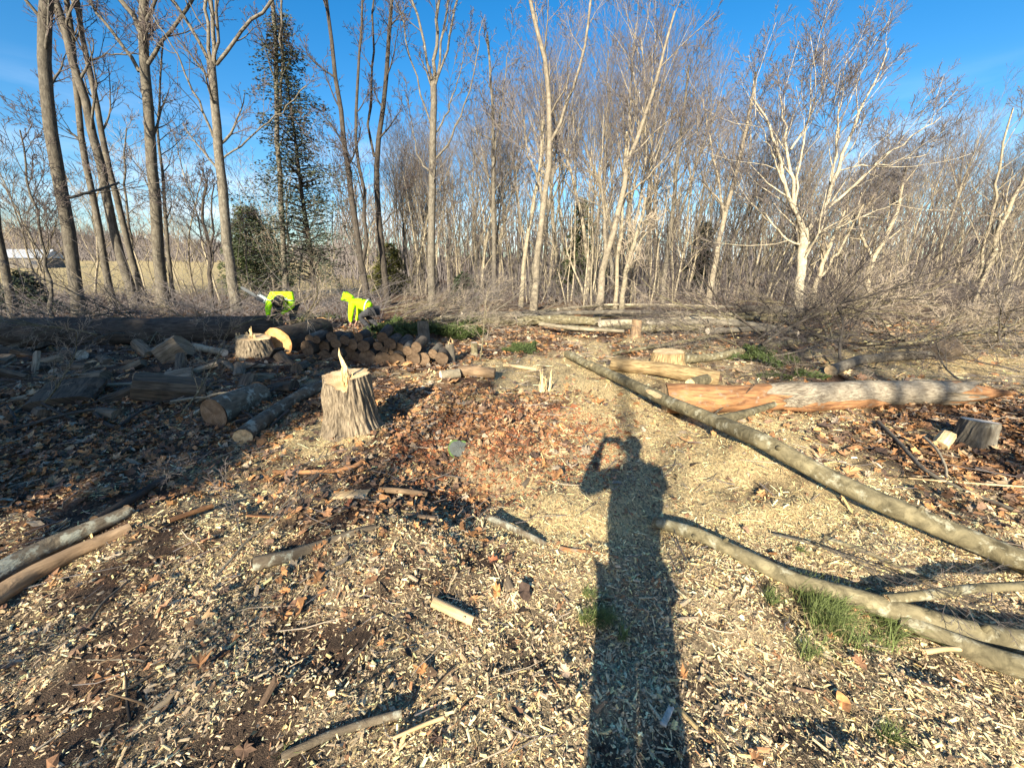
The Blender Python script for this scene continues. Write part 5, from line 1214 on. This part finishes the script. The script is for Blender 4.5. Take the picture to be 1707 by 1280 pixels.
def leaves_object(name, specs, seed):
    r = np.random.default_rng(seed); VV, FF, CC = [], [], []; off = 0
    for (n, d0, d1, sz) in specs:
        x, y = sample_area(r, n, d0, d1)
        lf, ch, ye = zones(x, y); pt = fbm(x * 2.3 + 31, y * 2.3, 84, 5)
        keep = r.uniform(0, 1, n) < np.clip((lf - .12) * 1.25 + (pt - .5) * 1.1, .01, 1); x, y = x[keep], y[keep]
        m = len(x); kd = r.integers(0, 3, m)
        for kind in range(3):
            s_ = kd == kind; mm = s_.sum(); xx, yy = x[s_], y[s_]
            a, b_, c_ = place_frames(r, mm, .38); size = sz * np.exp(r.normal(0, .28, mm)); c = np.stack([xx, yy, ground_z(xx, yy) + r.uniform(.002, .035, mm)], 1)
            V, F, st = leaf_arrays(r, c, a, b_, c_, size, kind, r.uniform(-.35, .65, mm))
            col = LC[r.integers(0, len(LC), mm)] * np.clip(r.normal(1, .22, (mm, 1)), .5, 1.5)
            VV.append(V); FF.append(F + off); CC.append(np.repeat(col, st, 0)); off += len(V)
    o = obj(name, mesh_from(name, np.concatenate(VV), None, np.concatenate(FF), [M['leafc']], col=np.concatenate(CC), smooth=False)); tag(o, kind='stuff'); return o
leaves_object('leaf_litter', [(2600, .9, 2.6, .075), (15000, 2.4, 5.2, .095), (18000, 5.0, 12.5, .13)], 32)
# twig litter
r = np.random.default_rng(33); t = Tubes(); x, y = sample_area(r, 4300, .8, 12); lf, ch, ye = zones(x, y)
for i in range(len(x)):
    L_ = r.gamma(2, .06) * (1 + y[i] * .12) + .03; a = r.uniform(0, 6.28); d = np.array([math.cos(a), math.sin(a), r.normal(0, .12)]); z = HT(x[i], y[i]) + .02
    P = [np.array([x[i], y[i], z]) + d * L_ * (q - .5) + r.normal(0, .05 * L_, 3) * [1, 1, .4] for q in (0, .35, .7, 1)]
    ra = r.uniform(.0012, .0035) * (1 + y[i] * .12); t.add(P, [ra, ra * .9, ra * .7, ra * .4], 3, mat=int(r.uniform() < .4))
tag(t.build('twig_litter', [M['twig'], M['twig_pale']]), kind='stuff')
for i in range(26):
    px = r.uniform(180, 760); py = r.uniform(770, 1240); p = G(px, py, .02); L_ = r.uniform(.18, .55) * (p[1] / 2) ** .5; a_ = r.uniform(0, 3.14); dv = np.array([math.cos(a_), math.sin(a_), r.normal(0, .06)]) * L_
    log('thin dry twig lying on the chips of the left foreground', [p - dv / 2, p - dv * .2 + r.normal(0, .04, 3) * [1, 1, .2] * L_, p + dv * .15 + r.normal(0, .06, 3) * [1, 1, .2] * L_, p + dv / 2], r.uniform(.003, .007), .002, M[('bark_dark', 'bark_brown', 'bark_grey')[i % 3]], M['cut'], 'twig', 'twig', 6, 10, .2, 200 + i, 'thin twigs on the chips at left', ends=(0, 0))
for i, (px, py, lb) in enumerate(((520, 800, 'curled brown bark flake below the curled bark strip'), (440, 860, 'curled brown bark flake above the lichen-crusted branch'), (880, 800, 'curled bark flake at the edge of the hollow'), (700, 860, 'curled bark flake below the bark-covered stick'), (250, 820, 'curled bark flake beside the thin dark branch'), (840, 960, 'curled bark flake below the knobbly branch'))):
    billet(lb, px, py, .02, (r.uniform(.12, .24), r.uniform(.03, .06), r.uniform(.008, .016)), (r.normal(0, .3), r.normal(0, .12), r.uniform(0, 3)), M[('bark_brown', 'stripped', 'split')[i % 3]], 'bark_flake', 'bark flake', 90 + i, barkm=M['bark_dark'])
# leaves that lie singly and plainly in view
LV = [(335, 1035, .11, 'tan star-shaped leaf on dark chips at left'), (275, 1010, .10, 'flat brown leaf left of the tan star-shaped leaf'), (472, 1025, .10, 'orange maple leaf right of the thin twig branch'), (478, 985, .07, 'small rust leaf above the orange maple leaf'),
      (683, 975, .09, 'bright orange leaf on chips left of the short log chunk'), (730, 972, .07, 'red-brown leaf right of the bright orange leaf'), (1140, 1125, .07, 'orange-brown folded leaf right of the photographer\'s shadow'), (942, 1120, .07, 'pinkish brown leaf on the left edge of the shadow'),
      (1385, 1062, .05, 'small orange leaf under the large grass tuft'), (1435, 1105, .07, 'brown leaf with holes below the large grass tuft'), (583, 840, .09, 'rust leaf just under the plank offcut'), (640, 895, .08, 'dark orange leaf beside the lichen-crusted branch'),
      (820, 935, .08, 'rust-red leaf on chips below the knobbly branch'), (888, 940, .06, 'small orange leaf under the orange peeled stick'), (345, 900, .09, 'salmon-coloured leaf on the sawdust at left'), (220, 905, .09, 'orange leaf beside the barkless log'),
      (1287, 842, .06, 'rust leaf on the yellow sawdust mound'), (175, 1075, .06, 'pale tan leaf lying alone in the left foreground'), (636, 1070, .05, 'upright orange leaf in the centre left foreground'), (410, 1185, .08, 'dark red leaf at the bottom left'), (705, 1130, .04, 'tiny orange leaf near the weathered stick')]
for i, (px, py, s_, lb) in enumerate(LV):
    p = G(px, py, .03); a, b_, c_ = place_frames(r, 1, .25); col = {'o': (.48, .22, .08), 'r': (.34, .14, .07), 'b': (.28, .15, .08), 't': (.50, .32, .16), 'f': (.32, .18, .10), 's': (.45, .24, .13), 'd': (.24, .11, .07), 'p': (.45, .33, .22), 'u': (.46, .22, .09)}.get(lb[0], (.3, .15, .08))
    if 'orange' in lb: col = (.48, .23, .09)
    V, F, st = leaf_arrays(r, np.zeros((1, 3)), a, b_, c_, np.array([s_ * 1.25]), i % 2, np.array([.35]))
    t = Tubes(); t.add([V[st // 2 + 1] * .6, V[st // 2 + 1], V[st // 2 + 1] * 1.7 + [0, 0, .004]], [.0012, .0011, .0009], 5)
    e = empty('dead_leaf', tuple(p), lb, 'leaf')
    obj('blade', mesh_from('blade', V, None, F, [M['leafc']], col=np.tile(col, (len(V), 1)), smooth=False), e); t.build('stalk', [M['twig']], e)

# dark crumbs of bark and soil between the chips
r = np.random.default_rng(35); x, y = sample_area(r, 60000, .75, 4.2); hg = plane_hit(850, 730, 0)
x = np.concatenate([x, hg[0] + r.normal(0, .75, 16000)]); y = np.concatenate([y, np.clip(hg[1] + r.normal(0, .7, 16000), 1.2, 6)]); kp = (np.arange(len(x)) >= 60000) * 2.0 + r.uniform(0, 1, len(x)) > zones(x, y)[1] * 1.25; x, y = x[kp], y[kp]; m = len(x)
a, b_, c_ = place_frames(r, m, .5); l = (.007 * np.exp(r.normal(0, .5, m)))[:, None] * (1 + y[:, None] * .15); w = l * r.uniform(.3, .9, (m, 1)); th = l * r.uniform(.2, .5, (m, 1))
c = np.stack([x, y, ground_z(x, y) + r.uniform(-.001, .004, m)], 1)
V = np.stack([c - a * l - b_ * w * .4, c + a * l * .7 - b_ * w, c + a * l * .9 + b_ * w * .6, c - a * l * .4 + b_ * w, c + c_ * th], 1).reshape(-1, 3); i0 = np.arange(m)[:, None] * 5
F = np.concatenate([i0 + q for q in ([0, 1, 4], [1, 2, 4], [2, 3, 4], [3, 0, 4])])
isr = (((x - hg[0]) ** 2 + (y - hg[1]) ** 2) < 1.4)[:, None]
cc = np.array([[.10, .065, .04], [.16, .10, .06], [.055, .04, .03], [.24, .13, .07], [.30, .24, .17]])[r.integers(0, 5, m)] * r.uniform(.7, 1.3, (m, 1))
cc = np.where(isr, cc * np.array([1.7, 1.05, .8]), cc)
tag(obj('bark_crumbs', mesh_from('bark_crumbs', V, None, F, [M['chip']], col=np.repeat(cc, 5, 0), smooth=False)), kind='stuff')

# ------------------------------------------------------------------ people
def skinmesh(name, verts, edges, radii, mat, parent, sub=2):
    me = bpy.data.meshes.new(name); me.from_pydata([tuple(v) for v in verts], edges, [])
    o = bpy.data.objects.new(name, me); coll_link(o)
    md = o.modifiers.new('s', 'SKIN'); md.use_smooth_shade = True
    for i, ra in enumerate(radii): me.skin_vertices[0].data[i].radius = (ra, ra) if np.isscalar(ra) else ra; me.skin_vertices[0].data[i].use_root = (i == 0)
    s = o.modifiers.new('u', 'SUBSURF'); s.levels = sub; s.render_levels = sub
    dg = bpy.context.evaluated_depsgraph_get(); m2 = bpy.data.meshes.new_from_object(o.evaluated_get(dg)); bpy.data.objects.remove(o)
    m2.materials.clear(); m2.materials.append(mat)
    m2.polygons.foreach_set('use_smooth', np.ones(len(m2.polygons), bool)); m2.update()
    return obj(name, m2, parent)
M['skin'] = flat_mat('skin', (.42, .24, .17), .6, 0, .08, 20)
M['hivis'] = flat_mat('hi_vis_yellow', (.52, .95, .01), .75, 0, .10, 14, bump=.02)
M['trouser'] = flat_mat('dark_trousers', (.045, .045, .05), .9, 0, .2, 14, bump=.02)
M['jeans'] = flat_mat('worn_jeans', (.13, .15, .18), .9, 0, .2, 14, bump=.02)
M['boot'] = flat_mat('boot_brown', (.07, .045, .03), .7)
M['glove'] = flat_mat('glove_grey', (.2, .19, .17), .8)
M['helmet'] = flat_mat('helmet_dark', (.05, .055, .055), .5)
def hand_chain(verts, edges, radii, wrist_i, wrist, d, side, curl=.5):
    """palm + four fingers + thumb rooted at the wrist vertex"""
    d = Vector(d).normalized(); s = Vector(side).normalized(); n = d.cross(s).normalized()
    w = Vector(wrist); palm = w + d * .045; i0 = len(verts); verts.append(palm); radii.append(.026); edges.append((wrist_i, i0))
    for k_, (off, l) in enumerate(((-.03, .065), (-.01, .078), (.01, .073), (.03, .058))):
        a = w + d * .085 + s * off; b_ = a + d * l * .5 - n * l * curl * .3; c = b_ + d * l * .25 - n * l * curl * .6
        i = len(verts); verts.extend([a, b_, c]); radii.extend([.0105, .0095, .0075]); edges.extend([(i0, i), (i, i + 1), (i + 1, i + 2)])
    a = w + d * .03 + s * -.035; b_ = a + d * .03 + s * -.02 - n * .012; c = b_ + d * .028 - n * .012; i = len(verts)
    verts.extend([a, b_, c]); radii.extend([.012, .011, .009]); edges.extend([(i0, i), (i, i + 1), (i + 1, i + 2)])
def person(label, loc, rz, J, clothes, group=None, headgear=None):
    """J: joints in metres, local +y is where the person faces"""
    e = empty('person', loc, label, 'person', group, (0, 0, rz)); V = Vector
    j = {k_: V(v) for k_, v in J.items() if not np.isscalar(v)}
    verts, edges, radii = [], [], []
    def add(p, ra, par=None):
        verts.append(V(p)); radii.append(ra); i = len(verts) - 1
        if par is not None: edges.append((par, i))
        return i
    pel = add(j['pelvis'], (.13, .11)); sp1 = add(j['spine'], (.125, .10), pel); ch = add(j['chest'], (.145, .11), sp1)
    nk = add(j['neck'], .055, ch); hd = j['head']; hdir = (hd - j['neck']).normalized()
    face = V(J['face']).normalized()
    h1 = add(hd - hdir * .06 + face * .02, .068, nk); h2 = add(hd + hdir * .03, (.088, .09), h1); h3 = add(hd + hdir * .085, .06, h2)
    nz_ = add(hd + face * .115 - hdir * .02, .012, h2)
    right = face.cross(hdir).normalized()
    for s_ in (-1, 1): add(hd + right * .09 * s_, .014, h2)
    for s_ in ('l', 'r'):
        sh_ = add(j['sh' + s_], .058, ch); el = add(j['el' + s_], .042, sh_); wr = add(j['ha' + s_], .028, el)
        dd = (j['ha' + s_] - j['el' + s_]).normalized(); hand_chain(verts, edges, radii, wr, j['ha' + s_], dd, J.get('hs' + s_, (1, 0, 0)))
        hp = add(j['hip' + s_], .088, pel); kn = add(j['kn' + s_], .058, hp); an = add(j['an' + s_], .04, kn); to = add(j['an' + s_] + V(J.get('toe', (0, 1, 0))).normalized() * .16 + V((0, 0, -.04)), .034, an)
    body = skinmesh('body', verts, edges, radii, M['skin'], e)
    # eyes set half-way up the head
    for s_ in (-1, 1):
        c = np.array(hd + face * .082 + right * .033 * s_ + hdir * .012); disc('eye', c, np.array(face), .011, flat_mat('eye', (.03, .025, .02), .3) if 'eye_m' not in M else M['eye_m'], e, 1, .0, .004, 10)
    # clothing: jacket over torso and arms, trousers, boots
    bk = J.get('bulk', 1.0)
    v2, e2_, r2 = [], [], []
    def ad(p, ra, par=None):
        v2.append(V(p)); r2.append(ra); i = len(v2) - 1
        if par is not None: e2_.append((par, i))
        return i
    hem = j['pelvis'] + (j['spine'] - j['pelvis']) * .1
    a = ad(j['chest'], (.185 * bk, .15 * bk)); b_ = ad(j['spine'], (.17 * bk, .145 * bk), a); c = ad(hem, (.175 * bk, .15 * bk), b_); ad(j['neck'] - (j['neck'] - j['chest']) * .2, .085, a)
    for s_ in ('l', 'r'):
        s1 = ad(j['sh' + s_], .082 * bk, a); m_ = ad((j['sh' + s_] + j['el' + s_]) / 2, .07 * bk ** 1.4, s1); s2 = ad(j['el' + s_], .062 * bk ** 1.4, m_); ad(j['el' + s_] + (j['ha' + s_] - j['el' + s_]) * .9, .046, s2)
    skinmesh('jacket', v2, e2_, r2, clothes[0], e)
    v2, e2_, r2 = [], [], []
    a = ad(j['pelvis'] + V((0, 0, .02)), (.155, .135))
    for s_ in ('l', 'r'):
        s1 = ad(j['hip' + s_], .112, a); m_ = ad((j['hip' + s_] + j['kn' + s_]) / 2, .095, s1); s2 = ad(j['kn' + s_], .082, m_); ad(j['kn' + s_] + (j['an' + s_] - j['kn' + s_]) * .93, .066, s2)
    skinmesh('trousers', v2, e2_, r2, clothes[1], e)
    for s_ in ('l', 'r'):
        v2, e2_, r2 = [], [], []; td = V(J.get('toe', (0, 1, 0))).normalized(); A_ = j['an' + s_]
        a = ad(A_ + V((0, 0, .06)), .055); b_ = ad(A_ + V((0, 0, -.02)), .052, a); c = ad(A_ + td * .11 + V((0, 0, -.04)), .046, b_); ad(A_ + td * .2 + V((0, 0, -.045)), .036, c)
        skinmesh('boot', v2, e2_, r2, M['boot'], e, 1)
    # head covering
    if headgear:
        kind, mat = headgear
        v2, e2_, r2 = [], [], []
        a = ad(hd - face * .012 + hdir * .0, (.118, .118) if kind != 'hair' else .095); b_ = ad(hd - face * .015 + hdir * .07, .108 if kind != 'hair' else .085, a); ad(hd - face * .015 + hdir * .11, .05, b_)
        if kind == 'hood': ad(j['neck'] - face * .02, .085, a)
        o = skinmesh({'hood': 'hood', 'helmet': 'helmet', 'hair': 'hair'}[kind], v2, e2_, r2, mat, e)
        o.location = tuple(-face * .018)
        if kind == 'helmet':
            aa = np.linspace(0, 2 * np.pi, 25); t = Tubes(); P = [np.array(hd + hdir * .035 + face * (math.cos(q) * .135) + right * (math.sin(q) * .115)) for q in aa]; t.add(P, np.full(25, .009), 6); t.build('helmet_brim', [mat], e)
    return e, j
# doubled-over worker facing the viewer, behind the big dark trunk
pA = PV(482, 555, 10.3); zA = HT(pA[0], 10.3)
JA = dict(bulk=1.22, pelvis=(0, -.26, .74), spine=(0, -.10, .84), chest=(.0, .08, .95), neck=(-.03, .24, .93), head=(-.09, .42, .83), face=(0, -.3, -.95), shl=(-.22, .08, 1.0), shr=(.22, .08, 1.0), ell=(-.30, .22, .74), elr=(.30, .22, .72),
          hal=(-.10, .50, .55), har=(.17, .50, .50), hipl=(-.11, -.26, .70), hipr=(.11, -.26, .70), knl=(-.13, -.02, .44), knr=(.30, .05, .46), anl=(-.14, -.12, .09), anr=(.34, -.18, .09), toe=(0, 1, 0))
personA, jA = person('person in bright yellow-green jacket doubled over behind the big dark trunk, head down', (pA[0], pA[1], zA), R(180), JA, (M['hivis'], M['trouser']), None, ('hood', M['helmet']))
# dark straps and reflective tape across the backs
def band(parent, P, ra, mat, name):
    t = Tubes(); t.add(P, np.full(len(P), ra), 6); return t.build(name, [mat], parent)
aa = np.linspace(-1.9, 1.9, 15)
band(personA, [np.array([math.sin(q) * .165, -.14 + .0 * q, .995 + math.cos(q) * .15]) for q in aa], .012, M['trouser'], 'strap')
M['reflect'] = flat_mat('reflective_tape', (.62, .64, .62), .35, 0, .1, 30)
for s_ in (-1, 1):
    band(personA, [np.array([s_ * .235, .19 + math.cos(q) * .10, 0.90]) + np.array([math.sin(q) * .10, 0, math.sin(q) * .03]) for q in np.linspace(0, 6.28, 13)], .016, M['reflect'], 'reflective_band')
# second worker in profile, facing left
pB = PV(620, 555, 10.6); zB = HT(pB[0], 10.6)
JB = dict(bulk=1.12, pelvis=(0, -.08, .62), spine=(0, .12, .73), chest=(0, .34, .80), neck=(0, .46, .84), head=(0, .57, .89), face=(0, .8, -.6), shl=(-.19, .36, .79), shr=(.19, .36, .79), ell=(-.22, .42, .50), elr=(.22, .40, .52),
          hal=(-.14, .48, .27), har=(.14, .46, .26), hipl=(-.11, -.06, .58), hipr=(.11, -.06, .58), knl=(-.13, .24, .44), knr=(.13, .16, .42), anl=(-.13, -.05, .09), anr=(.13, -.2, .09), toe=(0, 1, 0))
personB, jB = person('person in profile, yellow-green jacket and hood, dark trousers, bending left into the brush', (pB[0], pB[1], zB), R(85), JB, (M['hivis'], M['trouser']), None, ('hood', M['hivis']))
band(personB, [np.array([math.sin(q) * .165, .14, .74 + math.cos(q) * .155]) for q in aa], .010, M['trouser'], 'strap')
band(personB, [np.array([math.sin(q) * .185, .05 + math.cos(q) * -.05, .70 + math.cos(q) * .17]) for q in np.linspace(0, 6.28, 19)], .016, M['reflect'], 'reflective_band')
band(personB, [np.array([math.sin(q) * .11, .57 + math.cos(q) * .11, .875]) for q in np.linspace(0, 6.28, 17)], .010, M['trouser'], 'hood_band')
# chainsaw held out to the picture's left of the first worker
p = PV(437, 498, 10.1)
e = empty('chainsaw', tuple(p), 'white and grey chainsaw with its bar pointing up-left, held beside the doubled-over worker', 'chainsaw', rot=(0, R(35), R(8)))
cw = flat_mat('saw_white', (.7, .72, .72), .4); cg = flat_mat('saw_grey', (.12, .12, .12), .5); cs_ = flat_mat('saw_bar', (.16, .17, .17), .5)
def rbox(name, c, s, mat, parent, bev=.2):
    import bmesh
    bm = bmesh.new(); bmesh.ops.create_cube(bm, size=1); bmesh.ops.scale(bm, vec=s, verts=bm.verts); bmesh.ops.bevel(bm, geom=bm.edges[:], offset=min(s) * bev, segments=2, affect='EDGES'); bmesh.ops.translate(bm, vec=c, verts=bm.verts)
    me = bpy.data.meshes.new(name); bm.to_mesh(me); bm.free(); me.materials.append(mat); return obj(name, me, parent)
rbox('engine_housing', (0, 0, 0), (.24, .14, .15), cw, e); rbox('clutch_cover', (-.02, -.08, -.02), (.16, .03, .10), cg, e)
aa = np.linspace(0, 2 * np.pi, 29)
P = np.array([(-.31 + math.copysign(abs(math.cos(q)) ** .35, math.cos(q)) * .19, math.sin(q) * .035) for q in aa])
V = np.array([(x, -.075, z_) for x, z_ in P[:-1]] + [(x, -.067, z_) for x, z_ in P[:-1]]); n = 28
obj('guide_bar', mesh_from('guide_bar', V, [(i, (i + 1) % n, n + (i + 1) % n, n + i) for i in range(n)], [(0, i + 1, i) for i in range(1, n - 1)] + [(n, n + i, n + i + 1) for i in range(1, n - 1)], [cs_], smooth=False), e)
t = Tubes(); t.add([(x, -.071, z_ * 1.08) for x, z_ in P], np.full(29, .007), 6); t.build('chain', [cg], e)
t = Tubes(); t.add([(-.1, -.07, .05), (-.11, -.03, .13), (-.11, .05, .13), (-.1, .08, .03)], [.012] * 4, 8); t.build('front_handle', [cg], e)
t = Tubes(); t.add([(.1, 0, .05), (.2, 0, .07), (.29, 0, .02), (.27, 0, -.06), (.1, 0, -.06)], [.016] * 5, 8); t.build('rear_handle', [cg], e)
# photographer whose shadow falls into the picture
JC = dict(pelvis=(.08, -.38, 1.0), spine=(.08, -.38, 1.18), chest=(.09, -.37, 1.42), neck=(.12, -.35, 1.58), head=(.12, -.33, 1.74), face=(0, 1, -.1), shl=(-.05, -.36, 1.50), shr=(.29, -.36, 1.50), ell=(-.20, -.14, 1.33), elr=(.37, -.22, 1.34),
          hal=(-.10, -.06, 1.60), har=(.13, -.07, 1.59), hsl=(0, 0, 1), hsr=(0, 0, 1), hipl=(-.01, -.38, .94), hipr=(.17, -.38, .94), knl=(-.02, -.36, .52), knr=(.18, -.36, .52), anl=(-.02, -.38, .09), anr=(.19, -.38, .09), toe=(0, 1, 0))
person('person standing behind the camera in a dark coat, holding up a phone', (0, 0, HT(.12, -.4)), 0, JC, (flat_mat('dark_coat', (.05, .055, .07), .9, 0, .15, 14), M['jeans']), None, ('hair', flat_mat('hair_brown', (.06, .04, .025), .7)))
e = empty('phone', (0, -.012, 1.655), 'slim dark phone held up in front of the photographer', 'phone')
rbox('body', (.01, 0, 0), (.15, .008, .074), cg, e); rbox('screen', (.01, -.0052, 0), (.142, .002, .068), flat_mat('screen_black', (.01, .01, .012), .1), e)
